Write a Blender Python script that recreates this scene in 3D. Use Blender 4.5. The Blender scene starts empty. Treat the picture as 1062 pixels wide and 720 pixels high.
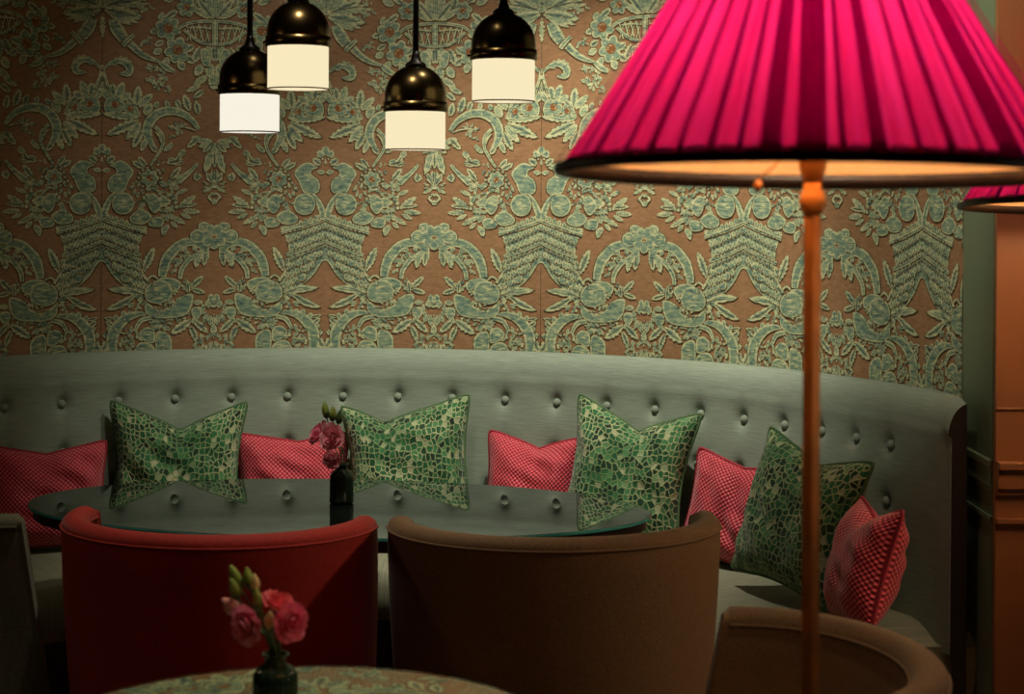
import bpy, bmesh, math, random
from mathutils import Vector, Matrix
pi = math.pi
C = bpy.context.scene.collection
F, H0, XC, EYE = 1800.0, 208.0, 531.0, 1.5      # focal length in pixels, horizon row, optical column, eye height
R_ = math.radians

# ------------------------------------------------------------------ helpers
def at(px, py, D):
    return Vector(((px - XC) / F * D, D, EYE + (H0 - py) / F * D))

def lerp(a, b, t): return a + (b - a) * t
def sstep(a, b, x):
    t = max(0, min(1, (x - a) / (b - a))); return t * t * (3 - 2 * t)

class MB:
    """collects geometry, links it as ONE mesh object"""
    def __init__(s):
        s.v = []; s.f = []; s.m = []; s.uv = []; s.sm = []
    def vert(s, p, uv=(0, 0)):
        s.v.append(tuple(p)); s.uv.append(uv); return len(s.v) - 1
    def face(s, idx, m=0, smooth=True):
        s.f.append(tuple(idx)); s.m.append(m); s.sm.append(smooth)
    def poly(s, pts, m=0, uvs=None):
        n = [s.vert(p, uvs[i] if uvs else (0, 0)) for i, p in enumerate(pts)]
        s.face(n, m, False)
    def grid(s, rows, uvs=None, close_u=False, close_v=False, m=0, smooth=True):
        nr, nc = len(rows), len(rows[0])
        ids = [[s.vert(rows[i][j], uvs[i][j] if uvs else (j / max(1, nc - 1), i / max(1, nr - 1))) for j in range(nc)] for i in range(nr)]
        for i in range(nr if close_v else nr - 1):
            for j in range(nc if close_u else nc - 1):
                a = ids[i][j]; b = ids[i][(j + 1) % nc]; c = ids[(i + 1) % nr][(j + 1) % nc]; d = ids[(i + 1) % nr][j]
                s.face((a, b, c, d), m, smooth)
        return ids
    def lathe(s, prof, n=32, c=(0, 0, 0), m=0, caps=True, smooth=True, mod=None, axis=None):
        """prof: list of (r, z)"""
        M = axis if axis is not None else Matrix.Identity(3)
        c = Vector(c); rows = []
        for (r, z) in prof:
            row = []
            for j in range(n):
                a = 2 * pi * j / n
                rr = r * (mod(a, z) if mod else 1)
                row.append(c + M @ Vector((rr * math.cos(a), rr * math.sin(a), z)))
            rows.append(row)
        ids = s.grid(rows, close_u=True, m=m, smooth=smooth)
        if caps:
            if prof[0][0] > 1e-5: s.face(ids[0][::-1], m, False)
            if prof[-1][0] > 1e-5: s.face(ids[-1], m, False)
    def tube(s, pts, r, n=8, closed=False, m=0, caps=True):
        pts = [Vector(p) for p in pts]; N = len(pts); rows = []
        up = Vector((0, 0, 1)); prev = None
        for i, p in enumerate(pts):
            if closed: t = pts[(i + 1) % N] - pts[i - 1]
            else: t = pts[min(i + 1, N - 1)] - pts[max(i - 1, 0)]
            t.normalize()
            if prev is None:
                x = t.cross(up)
                if x.length < 1e-3: x = t.cross(Vector((1, 0, 0)))
            else:
                x = prev - t * prev.dot(t)
            x.normalize(); prev = x; y = t.cross(x)
            rr = r(i / max(1, N - 1)) if callable(r) else r
            rows.append([p + (x * math.cos(2 * pi * j / n) + y * math.sin(2 * pi * j / n)) * rr for j in range(n)])
        ids = s.grid(rows, close_u=True, close_v=closed, m=m)
        if caps and not closed:
            s.face(ids[0][::-1], m, False); s.face(ids[-1], m, False)
    def box(s, lo, hi, m=0):
        x0, y0, z0 = lo; x1, y1, z1 = hi
        p = [(x0, y0, z0), (x1, y0, z0), (x1, y1, z0), (x0, y1, z0), (x0, y0, z1), (x1, y0, z1), (x1, y1, z1), (x0, y1, z1)]
        b = len(s.v)
        for q in p: s.vert(q)
        for f in ((3, 2, 1, 0), (4, 5, 6, 7), (0, 1, 5, 4), (1, 2, 6, 5), (2, 3, 7, 6), (3, 0, 4, 7)):
            s.face([b + i for i in f], m, False)
    def build(s, name, mats, parent=None, bevel=0, M=None):
        me = bpy.data.meshes.new(name)
        vs = s.v if M is None else [tuple(M @ Vector(q)) for q in s.v]
        me.from_pydata(vs, [], s.f)
        if not isinstance(mats, (list, tuple)): mats = [mats]
        for x in mats: me.materials.append(x)
        me.polygons.foreach_set('material_index', s.m)
        me.polygons.foreach_set('use_smooth', s.sm)
        ul = me.uv_layers.new(name='UVMap')
        li = [0] * len(me.loops); me.loops.foreach_get('vertex_index', li)
        ul.data.foreach_set('uv', [c for i in li for c in s.uv[i]])
        me.update()
        o = bpy.data.objects.new(name, me); C.objects.link(o)
        if parent: o.parent = parent
        if bevel:
            b = o.modifiers.new('bevel', 'BEVEL'); b.width = bevel; b.segments = 3; b.limit_method = 'ANGLE'
        return o

def tag(o, label, cat, group=None):
    o['label'] = label; o['category'] = cat
    if group: o['group'] = group
    return o
def thing(name, label, cat, loc=(0, 0, 0), rotz=0, group=None):
    o = bpy.data.objects.new(name, None); o.empty_display_size = .1; C.objects.link(o)
    o.location = loc; o.rotation_euler = (0, 0, rotz)
    return tag(o, label, cat, group)
def struct(o):
    o['kind'] = 'structure'; return o
def dup(root, name=None):
    r = root.copy(); C.objects.link(r)
    if name: r.name = name
    def rec(src, dst):
        for ch in list(src.children):
            c = ch.copy(); C.objects.link(c); c.parent = dst; rec(ch, c)
    rec(root, r)
    return r

# ------------------------------------------------------------------ materials
def srgb(r, g, b):
    f = lambda c: (c / 255 / 12.92) if c / 255 <= .04045 else ((c / 255 + .055) / 1.055) ** 2.4
    return (f(r), f(g), f(b), 1)
class NT:
    def __init__(s, name):
        s.m = bpy.data.materials.new(name); s.m.use_nodes = True
        s.t = s.m.node_tree; s.t.nodes.clear()
        s.out = s.n('ShaderNodeOutputMaterial')
    def n(s, ty, **kw):
        x = s.t.nodes.new(ty)
        for k, v in kw.items():
            if k.startswith('i_'):
                key = k[2:]; key = int(key) if key.isdigit() else key.replace('_', ' ')
                x.inputs[key].default_value = v
            else: setattr(x, k, v)
        return x
    def l(s, a, ao, b, bi): s.t.links.new(a.outputs[ao], b.inputs[bi])
    def coord(s, kind='Object', scale=(1, 1, 1), rot=(0, 0, 0)):
        tc = s.n('ShaderNodeTexCoord'); mp = s.n('ShaderNodeMapping')
        mp.inputs['Scale'].default_value = scale; mp.inputs['Rotation'].default_value = rot
        s.l(tc, kind, mp, 'Vector'); return mp
    def noise(s, vec, scale, detail=4, rough=.55):
        x = s.n('ShaderNodeTexNoise'); x.inputs['Scale'].default_value = scale
        x.inputs['Detail'].default_value = detail; x.inputs['Roughness'].default_value = rough
        s.l(vec, 0, x, 'Vector'); return x
    def ramp(s, fac, fo, stops, interp='LINEAR'):
        r = s.n('ShaderNodeValToRGB'); r.color_ramp.interpolation = interp
        e = r.color_ramp.elements
        while len(e) < len(stops): e.new(.5)
        for i, (p, c) in enumerate(stops):
            e[i].position = p; e[i].color = c
        s.l(fac, fo, r, 'Fac'); return r
    def bump(s, src, so, strength=.3, dist=.002):
        b = s.n('ShaderNodeBump'); b.inputs['Strength'].default_value = strength; b.inputs['Distance'].default_value = dist
        s.l(src, so, b, 'Height'); return b
    def math(s, op, a=None, ao=0, b=None, bo=0, va=None, vb=None):
        x = s.n('ShaderNodeMath', operation=op)
        if a is not None: s.l(a, ao, x, 0)
        elif va is not None: x.inputs[0].default_value = va
        if b is not None: s.l(b, bo, x, 1)
        elif vb is not None: x.inputs[1].default_value = vb
        return x
    def bsdf(s, color=None, src=None, so=0, rough=.6, metal=0, spec=.5, bump=None, **kw):
        p = s.n('ShaderNodeBsdfPrincipled')
        if color: p.inputs['Base Color'].default_value = color
        if src is not None: s.l(src, so, p, 'Base Color')
        p.inputs['Roughness'].default_value = rough; p.inputs['Metallic'].default_value = metal
        p.inputs['Specular IOR Level'].default_value = spec
        for k, v in kw.items(): p.inputs[k.replace('_', ' ')].default_value = v
        if bump is not None: s.l(bump, 'Normal', p, 'Normal')
        s.l(p, 'BSDF', s.out, 'Surface'); return p

def simple(name, col, rough=.6, metal=0, spec=.5, nscale=30, namt=.15, bump=.0, **kw):
    t = NT(name); co = t.coord(); no = t.noise(co, nscale)
    a = tuple(c * (1 - namt) for c in col[:3]) + (1,); b = tuple(min(1, c * (1 + namt)) for c in col[:3]) + (1,)
    r = t.ramp(no, 'Fac', [(.3, a), (.7, b)])
    bp = t.bump(no, 'Fac', bump) if bump else None
    t.bsdf(src=r, rough=rough, metal=metal, spec=spec, bump=bp, **kw); return t.m

def slub_fabric(name, ca, cb, kind='UV', su=(14, 260, 1), rough=.75, weave=900, bumpk=.25, sheen=.15):
    """woven cloth with horizontal slubs and a fine weave"""
    t = NT(name); co = t.coord(kind, su); n1 = t.noise(co, 1.0, 5, .65)
    co2 = t.coord(kind, (weave, weave, weave)); n2 = t.noise(co2, 1.0, 2)
    mx = t.math('MULTIPLY_ADD', n2, 'Fac', vb=.45); t.l(n1, 'Fac', mx, 2)
    r = t.ramp(mx, 0, [(.45, ca), (.95, cb)])
    bp = t.bump(mx, 0, bumpk, .002)
    t.bsdf(src=r, rough=rough, spec=.35, bump=bp, Sheen_Weight=sheen); return t.m

M = {}
M['paper'] = None
def paper(name, stops, sx=(9, 9, 9), rough=.55, spec=.3):
    t = NT(name); co = t.coord('Object', (1, 1, 2.6)); n1 = t.noise(co, 44, 6, .72)
    r = t.ramp(n1, 'Fac', stops)
    n2 = t.noise(co, 260, 3); b = t.bump(n2, 'Fac', .12, .001)
    t.bsdf(src=r, rough=rough, spec=spec, bump=b); return t.m
M['paper_ground'] = paper('wallpaper_brown_ground', [(.3, srgb(132, 101, 70)), (.52, srgb(152, 117, 84)), (.72, srgb(166, 131, 98))])
M['paper_dark'] = paper('wallpaper_dark_outline', [(.35, srgb(62, 62, 52)), (.6, srgb(104, 84, 56))])
M['paper_pale'] = paper('wallpaper_pale_green', [(.36, srgb(92, 122, 108)), (.45, srgb(172, 182, 140)), (.6, srgb(206, 208, 162))])
M['paper_teal'] = paper('wallpaper_blue_green', [(.34, srgb(66, 98, 98)), (.43, srgb(106, 134, 118)), (.54, srgb(136, 158, 130)), (.64, srgb(172, 184, 144))])
M['paper_rust'] = paper('wallpaper_rust', [(.3, srgb(112, 70, 40)), (.7, srgb(160, 108, 62))])
WP = [M['paper_ground'], M['paper_dark'], M['paper_pale'], M['paper_teal'], M['paper_rust']]

M['banq'] = slub_fabric('sage_slub_upholstery', srgb(112, 126, 112), srgb(150, 166, 148), 'UV', (14, 380, 1))
M['banq_seat'] = slub_fabric('sage_seat_upholstery', srgb(106, 112, 92), srgb(150, 152, 126), 'UV', (8, 120, 1))
M['end_panel'] = simple('dark_brown_end_panel', srgb(42, 34, 24), .8, nscale=60)
M['red_cloth'] = slub_fabric('red_chair_cloth', srgb(122, 16, 8), srgb(168, 34, 16), 'Object', (160, 160, 200), weave=700, sheen=.1)
M['brown_cloth'] = slub_fabric('brown_chair_cloth', srgb(84, 62, 38), srgb(132, 102, 66), 'Object', (260, 260, 330), weave=500, bumpk=.4, sheen=.1)
M['olive_cloth'] = slub_fabric('olive_chair_cloth', srgb(76, 76, 56), srgb(114, 112, 86), 'Object', (200, 200, 260), weave=500, sheen=.1)
M['green_paint'] = simple('green_wall_paint', srgb(116, 132, 102), .55, nscale=6, namt=.06)
M['brown_paint'] = simple('brown_lacquered_panel', srgb(160, 108, 68), .5, nscale=4, namt=.08)
M['dark_paint'] = simple('dark_room_paint', srgb(70, 56, 42), .8, nscale=4)
M['ceiling'] = simple('ceiling_paint', srgb(96, 84, 70), .9, nscale=4)
M['bronze'] = simple('dark_bronze', srgb(84, 70, 44), .26, 1.0, nscale=18, namt=.2)
M['black_metal'] = simple('black_rod_metal', srgb(24, 21, 18), .4, .6, nscale=40)
M['copper'] = simple('aged_copper', srgb(204, 138, 76), .42, .6, nscale=25, namt=.18)
M['dark_wood'] = simple('dark_stained_wood', srgb(40, 26, 18), .4, nscale=20, namt=.3)
M['green_stem'] = simple('green_stem', srgb(62, 88, 40), .55, nscale=60, namt=.25)
M['bud_green'] = simple('pale_green_bud', srgb(128, 146, 62), .5, nscale=80, namt=.25)
M['bud_cream'] = simple('cream_bud', srgb(214, 186, 128), .5, nscale=60, namt=.12)
M['bud_pink'] = simple('pale_pink_bud', srgb(224, 150, 140), .5, nscale=60, namt=.12)

def petal(name, a, b):
    t = NT(name); co = t.coord('Object', (1, 1, 1)); n = t.noise(co, 90, 4)
    r = t.ramp(n, 'Fac', [(.3, a), (.7, b)])
    p = t.n('ShaderNodeBsdfPrincipled'); t.l(r, 0, p, 'Base Color'); p.inputs['Roughness'].default_value = .6
    p.inputs['Sheen Weight'].default_value = .3
    tr = t.n('ShaderNodeBsdfTranslucent'); t.l(r, 0, tr, 'Color')
    mx = t.n('ShaderNodeMixShader', i_0=.3); t.l(p, 0, mx, 1); t.l(tr, 0, mx, 2); t.l(mx, 0, t.out, 'Surface'); return t.m
M['petal_pink'] = petal('dusky_pink_petal', srgb(228, 104, 142), srgb(250, 164, 188))
M['petal_red'] = petal('coral_red_petal', srgb(222, 74, 88), srgb(246, 116, 122))
M['petal_rose'] = petal('rose_pink_petal', srgb(230, 80, 122), srgb(250, 128, 158))
M['petal_light'] = petal('light_pink_petal', srgb(226, 128, 150), srgb(246, 176, 186))

def scales(name):
    """green velvet with pale edged cells"""
    t = NT(name); co0 = t.coord('UV', (28, 23, 1)); dn = t.n('ShaderNodeTexNoise', noise_dimensions='2D', i_Scale=1.1, i_Detail=2.0); t.l(co0, 0, dn, 'Vector')
    co = t.n('ShaderNodeMix', data_type='RGBA', blend_type='LINEAR_LIGHT', i_0=.28); t.l(co0, 0, co, 6); t.l(dn, 'Color', co, 7)
    v = t.n('ShaderNodeTexVoronoi', feature='DISTANCE_TO_EDGE', voronoi_dimensions='2D', i_Scale=1.0, i_Randomness=.85); t.l(co, 2, v, 'Vector')
    vc = t.n('ShaderNodeTexVoronoi', feature='F1', voronoi_dimensions='2D', i_Scale=1.0, i_Randomness=.85); t.l(co, 2, vc, 'Vector')
    sep = t.n('ShaderNodeSeparateColor'); t.l(vc, 'Color', sep, 0)
    cell = t.ramp(sep, 0, [(0, srgb(6, 36, 22)), (.35, srgb(16, 76, 42)), (.65, srgb(36, 100, 56)), (.88, srgb(72, 128, 80)), (.96, srgb(166, 174, 136))])
    line = t.ramp(v, 'Distance', [(.03, (1, 1, 1, 1)), (.15, (0, 0, 0, 1))])
    co2 = t.coord('UV', (2.2, 2.2, 1)); nz = t.noise(co2, 1.3, 2)
    lc = t.ramp(nz, 'Fac', [(.35, srgb(104, 136, 84)), (.65, srgb(178, 186, 138))])
    mx = t.n('ShaderNodeMix', data_type='RGBA'); t.l(line, 0, mx, 0); t.l(cell, 0, mx, 6); t.l(lc, 0, mx, 7)
    fn = t.noise(t.coord('UV', (160, 160, 1)), 1, 2)
    mm = t.math('MULTIPLY_ADD', fn, 'Fac', vb=.35); t.l(line, 0, mm, 2)
    b = t.bump(mm, 0, .5, .004)
    t.bsdf(src=mx, so=2, rough=.7, spec=.25, bump=b, Sheen_Weight=.25); return t.m
M['scales'] = scales('green_scale_velvet')

def redweave(name):
    t = NT(name); tc = t.n('ShaderNodeTexCoord'); sp = t.n('ShaderNodeSeparateXYZ'); t.l(tc, 'UV', sp, 0)
    a = t.math('MULTIPLY', sp, 0, vb=2 * pi * 33); b = t.math('MULTIPLY', sp, 1, vb=2 * pi * 33)
    sa = t.math('SINE', a); sb = t.math('SINE', b); m = t.math('MULTIPLY', sa, 0, sb, 0)
    no = t.noise(t.coord('UV', (4, 4, 1)), 1, 3); ad = t.math('MULTIPLY_ADD', no, 'Fac', vb=.5); t.l(m, 0, ad, 2)
    r = t.ramp(ad, 0, [(.0, srgb(150, 24, 46)), (.2, srgb(198, 46, 66)), (.6, srgb(216, 66, 84)), (.95, srgb(232, 110, 116))])
    bp = t.bump(m, 0, .5, .003)
    t.bsdf(src=r, rough=.5, spec=.4, bump=bp, Sheen_Weight=.3); return t.m
M['redweave'] = redweave('red_dotted_weave')
M['red_pipe'] = simple('red_piping', srgb(150, 30, 48), .7)
M['green_pipe'] = simple('green_piping', srgb(70, 100, 62), .7, nscale=120, namt=.35)

def shade_mat(name):
    """pleated silk: pink outside, peach lining inside, lets light through"""
    t = NT(name); g = t.n('ShaderNodeNewGeometry')
    co = t.coord('UV', (120, 1.2, 1)); n = t.noise(co, 1, 4, .6)
    outc = t.ramp(n, 'Fac', [(.3, srgb(214, 18, 112)), (.7, srgb(246, 50, 166))])
    d1 = t.n('ShaderNodeBsdfDiffuse'); t.l(outc, 0, d1, 'Color')
    t1 = t.n('ShaderNodeBsdfTranslucent'); t.l(outc, 0, t1, 'Color')
    m1 = t.n('ShaderNodeMixShader', i_0=.42); t.l(d1, 0, m1, 1); t.l(t1, 0, m1, 2)
    d2 = t.n('ShaderNodeBsdfDiffuse', i_Color=srgb(255, 208, 150))
    t.l(g, 'Backfacing', (mx := t.n('ShaderNodeMixShader')), 0); t.l(m1, 0, mx, 1); t.l(d2, 0, mx, 2)
    t.l(mx, 0, t.out, 'Surface'); return t.m
M['shade'] = shade_mat('pink_pleated_silk')
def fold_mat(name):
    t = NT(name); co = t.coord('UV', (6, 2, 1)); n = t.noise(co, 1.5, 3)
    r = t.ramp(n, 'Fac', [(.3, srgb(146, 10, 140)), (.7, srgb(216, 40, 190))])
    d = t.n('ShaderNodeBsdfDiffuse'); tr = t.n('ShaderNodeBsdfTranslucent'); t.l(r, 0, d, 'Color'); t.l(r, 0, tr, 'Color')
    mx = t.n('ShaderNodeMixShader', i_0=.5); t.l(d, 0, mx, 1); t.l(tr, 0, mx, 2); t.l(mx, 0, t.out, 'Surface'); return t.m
M['shade_fold'] = fold_mat('dimmed_silk_fold')  # plum colour puts the dimming through doubled silk into the fold
M['trim'] = simple('dark_brown_trim', srgb(30, 17, 9), .45, nscale=60, namt=.3)
def emit(name, col, k):
    t = NT(name); e = t.n('ShaderNodeEmission', i_Color=col, i_Strength=k)
    t.l(e, 0, t.out, 'Surface'); return t.m
def pend_mat(name, col, k):
    t = NT(name); co = t.coord('Object', (1, 1, 6)); n = t.noise(co, 60, 3)
    r = t.ramp(n, 'Fac', [(.2, tuple(c * .96 for c in col[:3]) + (1,)), (.8, col)])
    e = t.n('ShaderNodeEmission', i_Strength=k); t.l(r, 0, e, 'Color')
    t.l(e, 0, t.out, 'Surface'); return t.m
M['bulb'] = emit('warm_bulb', (1, .76, .52, 1), 66)
M['pend'] = pend_mat('lit_cream_shade', srgb(252, 235, 192), 1.0)
M['pend_white'] = pend_mat('lit_white_shade', srgb(250, 244, 226), 1.0)
M['pend_in'] = emit('lit_inner_diffuser', srgb(255, 242, 208), 1.05)
M['pend_rim'] = simple('brown_shade_rim', srgb(96, 60, 34), .5)
def glass_dark(name, col, ior=1.7):
    t = NT(name); co = t.coord('Object'); n = t.noise(co, 3, 2)
    r = t.ramp(n, 'Fac', [(.3, col), (.7, tuple(c * 1.2 for c in col[:3]) + (1,))])
    t.bsdf(src=r, rough=.015, IOR=ior, spec=.5); return t.m
M['mirror_glass'] = glass_dark('smoked_table_glass', srgb(20, 26, 24), 2.3)
M['glass_edge'] = simple('teal_glass_edge', srgb(70, 160, 158), .15, nscale=10)
def sheen_fac(t, k, p=4.5, base=.03):
    """reflection that grows towards grazing view, the same from both sides of a thin sheet"""
    lw = t.n('ShaderNodeLayerWeight', i_Blend=.5); a = t.math('POWER', lw, 'Facing', vb=p)
    b = t.n('ShaderNodeMath', operation='MULTIPLY_ADD'); t.l(a, 0, b, 0); b.inputs[1].default_value = k; b.inputs[2].default_value = base
    return b
def clear_glass(name):
    t = NT(name); fr = sheen_fac(t, .35); co = t.coord(); n = t.noise(co, 2, 2)
    tr = t.n('ShaderNodeBsdfTransparent', i_Color=(.93, .96, .94, 1)); gl = t.n('ShaderNodeBsdfGlossy', i_Roughness=.02)
    mx = t.n('ShaderNodeMixShader'); t.l(fr, 0, mx, 0); t.l(tr, 0, mx, 1); t.l(gl, 0, mx, 2); t.l(mx, 0, t.out, 'Surface'); return t.m
M['clear_glass'] = clear_glass('clear_table_glass')
def vase_glass(name):
    t = NT(name); fr = sheen_fac(t, .8, 5, .04)
    tr = t.n('ShaderNodeBsdfTransparent', i_Color=srgb(86, 112, 84)); gl = t.n('ShaderNodeBsdfGlossy', i_Roughness=.06)
    df = t.n('ShaderNodeBsdfDiffuse', i_Color=srgb(40, 58, 42)); m0 = t.n('ShaderNodeMixShader', i_0=.8); t.l(tr, 0, m0, 1); t.l(df, 0, m0, 2)
    mx = t.n('ShaderNodeMixShader'); t.l(fr, 0, mx, 0); t.l(m0, 0, mx, 1); t.l(gl, 0, mx, 2); t.l(mx, 0, t.out, 'Surface'); return t.m
M['vase'] = vase_glass('dark_green_vase_glass')
def carpet(name):
    t = NT(name); co = t.coord('Object'); n = t.noise(co, 7, 4); n2 = t.noise(co, 300, 2)
    r = t.ramp(n, 'Fac', [(.4, srgb(112, 62, 52)), (.55, srgb(140, 104, 84)), (.7, srgb(82, 84, 74))])
    t.bsdf(src=r, rough=.95, spec=.1, bump=t.bump(n2, 'Fac', .5, .004)); return t.m
M['carpet'] = carpet('patterned_carpet')

# ------------------------------------------------------------------ damask drawing (units = half repeat of 113)
rng = random.Random(7)
EL = []           # (layer offset, material index, polygon [(u,v)...])
def smooth_closed(pts, k=4):
    n = len(pts); out = []
    for i in range(n):
        p0, p1, p2, p3 = pts[i - 1], pts[i], pts[(i + 1) % n], pts[(i + 2) % n]
        for j in range(k):
            t = j / k; t2 = t * t; t3 = t2 * t
            out.append(tuple(.5 * (2 * p1[a] + (p2[a] - p0[a]) * t + (2 * p0[a] - 5 * p1[a] + 4 * p2[a] - p3[a]) * t2 + (3 * p1[a] - p0[a] - 3 * p2[a] + p3[a]) * t3) for a in (0, 1)))
    return out
def smooth_open(pts, k=6):
    out = []
    P = [pts[0]] + list(pts) + [pts[-1]]
    for i in range(1, len(P) - 2):
        p0, p1, p2, p3 = P[i - 1], P[i], P[i + 1], P[i + 2]
        for j in range(k):
            t = j / k; t2 = t * t; t3 = t2 * t
            out.append(tuple(.5 * (2 * p1[a] + (p2[a] - p0[a]) * t + (2 * p0[a] - 5 * p1[a] + 4 * p2[a] - p3[a]) * t2 + (3 * p1[a] - p0[a] - 3 * p2[a] + p3[a]) * t3) for a in range(len(p1))))
    out.append(tuple(pts[-1])); return out
def add(poly, m, lv): EL.append((lv, m, poly))
def cen(poly): return (sum(p[0] for p in poly) / len(poly), sum(p[1] for p in poly) / len(poly))
def scl(poly, k, d=(0, 0), c=None):
    c = c or cen(poly); return [(c[0] + (p[0] - c[0]) * k + d[0], c[1] + (p[1] - c[1]) * k + d[1]) for p in poly]
def offs(poly, e, d=(0, 0)):
    """move each vertex along its own normal by e (outwards > 0)"""
    n = len(poly); A = sum(poly[i - 1][0] * poly[i][1] - poly[i][0] * poly[i - 1][1] for i in range(n)); sg = 1 if A > 0 else -1
    out = []
    for i in range(n):
        ax, ay = poly[i - 1]; bx, by = poly[(i + 1) % n]; dx, dy = bx - ax, by - ay; L = math.hypot(dx, dy) or 1
        out.append((poly[i][0] + sg * dy / L * e + d[0], poly[i][1] - sg * dx / L * e + d[1]))
    return out
def fill3(poly, lv=0, rim=1.8, fill=3, dark=True, rimm=2):
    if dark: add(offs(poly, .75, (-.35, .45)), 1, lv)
    add(poly, rimm, lv + 1); add(offs(poly, -rim, (-.3, .25)), fill, lv + 2)
def blob(pts, lv=0, rim=1.5, fill=3, marks=3):
    p = smooth_closed(pts, 4); fill3(p, lv, rim, fill)
    c = cen(p); r = min(math.hypot(q[0] - c[0], q[1] - c[1]) for q in p)
    for _ in range(marks):
        x = c[0] + rng.uniform(-.5, .5) * r; y = c[1] + rng.uniform(-.6, .6) * r; w = r * rng.uniform(.25, .6); h = rng.uniform(.5, 1.1)
        add([(x - w, y), (x - w * .3, y - h), (x + w, y - h * .2), (x + w * .4, y + h)], 2, lv + 3)
def leaf(b, t, w, lv=0, teeth=5, deep=.28, curve=0, fill=3, vein=True):
    """serrated pointed leaf from base b to tip t"""
    dx, dy = t[0] - b[0], t[1] - b[1]; L = math.hypot(dx, dy) or 1; ex, ey = dx / L, dy / L; nx, ny = -ey, ex
    N = max(2, teeth)
    def out(kw, s0, s1):
        pts = []
        for side in (1, -1):
            seq = []
            for i in range(N * 3 + 1):
                s = i / (N * 3); ph = i % 3
                wd = w / 2 * math.sin(pi * min(1, s * .92 + .06)) ** .75 * (1 - deep * (0, .0, 1)[ph] if teeth > 1 else 1)
                ss = lerp(s0, s1, s) * L; cv = curve * math.sin(pi * s) * L
                seq.append((b[0] + ex * ss + nx * (side * wd * kw + cv), b[1] + ey * ss + ny * (side * wd * kw + cv)))
            pts += seq if side == 1 else seq[::-1][1:-1]
        return pts
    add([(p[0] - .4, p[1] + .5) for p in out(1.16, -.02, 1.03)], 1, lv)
    add(out(1, 0, 1), 2, lv + 1); add(out(.46, .1, .82), fill, lv + 2)
    if vein and L > 9:
        q = .35
        pts = [(b[0] + ex * L * s + nx * curve * math.sin(pi * s) * L, b[1] + ey * L * s + ny * curve * math.sin(pi * s) * L) for s in (.05, .3, .55, .8)]
        add([(p[0] + nx * q, p[1] + ny * q) for p in pts] + [(p[0] - nx * q, p[1] - ny * q) for p in pts[::-1]], 1 if rng.random() < .5 else 2, lv + 3)
def band(pts, ws, lv=0, rim=.32, fill=3, bars=0):
    """stroke of varying width"""
    P = smooth_open([(p[0], p[1], w) for p, w in zip(pts, ws)], 6)
    def st(k, d=(0, 0), kadd=0):
        l, r = [], []
        for i, p in enumerate(P):
            a = P[max(i - 1, 0)]; b = P[min(i + 1, len(P) - 1)]; dx, dy = b[0] - a[0], b[1] - a[1]; L = math.hypot(dx, dy) or 1
            w = p[2] / 2 * k + kadd
            l.append((p[0] - dy / L * w + d[0], p[1] + dx / L * w + d[1])); r.append((p[0] + dy / L * w + d[0], p[1] - dx / L * w + d[1]))
        return l, r
    def quads(lr, m, lv):
        l, r = lr
        for i in range(len(l) - 1): add([l[i], l[i + 1], r[i + 1], r[i]], m, lv)
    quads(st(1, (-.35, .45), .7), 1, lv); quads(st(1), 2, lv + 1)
    if fill is not None: quads(st(1 - 2 * rim, (-.2, .2)), fill, lv + 2)
    for k in range(bars):
        i = int((k + .5) / bars * (len(P) - 1)); a = P[max(i - 1, 0)]; b = P[min(i + 1, len(P) - 1)]; dx, dy = b[0] - a[0], b[1] - a[1]; L = math.hypot(dx, dy) or 1
        w = P[i][2] * .3; x, y = P[i][0], P[i][1]
        add([(x - dy / L * w, y + dx / L * w), (x + dx / L * .8, y + dy / L * .8), (x + dy / L * w, y - dx / L * w), (x - dx / L * .5, y - dy / L * .5)], 2, lv + 3)
def cluster(c, r, n=10, lv=0, size=(4, 8)):
    for i in range(int(n * 1.5)):
        a = rng.uniform(0, 2 * pi); q = r * math.sqrt(rng.random()); x = c[0] + q * math.cos(a); y = c[1] + q * math.sin(a)
        k = rng.random(); L = rng.uniform(*size)
        if k < .6:
            b = a + rng.uniform(-.8, .8); leaf((x, y), (x + L * math.cos(b), y + L * math.sin(b)), L * .5, lv, 2, .2)
        else:
            rr = L * .28; add([(x + rr * 1.25 * math.cos(t) - .3, y + rr * 1.25 * math.sin(t) + .4) for t in [j * pi / 4 for j in range(8)]], 1, lv)
            add([(x + rr * math.cos(t), y + rr * math.sin(t)) for t in [j * pi / 4 for j in range(8)]], 2 if k < .85 else 3, lv + 1)
def flower(c, r, n=6, lv=0, rot=0, core=.32):
    for i in range(n):
        a = rot + 2 * pi * i / n; x = c[0] + r * .58 * math.cos(a); y = c[1] + r * .58 * math.sin(a); k = r * .44
        p = [(x + k * (1.15 * math.cos(t) * math.cos(a) - .9 * math.sin(t) * math.sin(a)), y + k * (1.15 * math.cos(t) * math.sin(a) + .9 * math.sin(t) * math.cos(a))) for t in [j * 2 * pi / 10 for j in range(10)]]
        fill3(p, lv, k * .28)
    add([(c[0] + r * core * math.cos(t), c[1] + r * core * math.sin(t)) for t in [j * 2 * pi / 10 for j in range(10)]], 4, lv + 3)
    for i in range(5):
        a = rng.uniform(0, 2 * pi); q = r * core * .6; x, y = c[0] + q * math.cos(a), c[1] + q * math.sin(a)
        add([(x - .9, y), (x, y - .7), (x + .9, y), (x, y + .7)], 2, lv + 4)

S6 = 6.546
def A6(*p): return [(119 - x / S6, 160 + y / S6) for x, y in p]
def A7(*p): return [(119 - x / S6, 260 + y / S6) for x, y in p]
def A3(*p): return [(114 - x / S6, 100 + y / S6) for x, y in p]
def A8(*p): return [((x - 85) / 6.1 * 1.08, y / 6.1) for x, y in p]
def A1(*p): return [(x / S6 - 3, y / S6) for x, y in p]
def q(f, *p): return f(*p)

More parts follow.
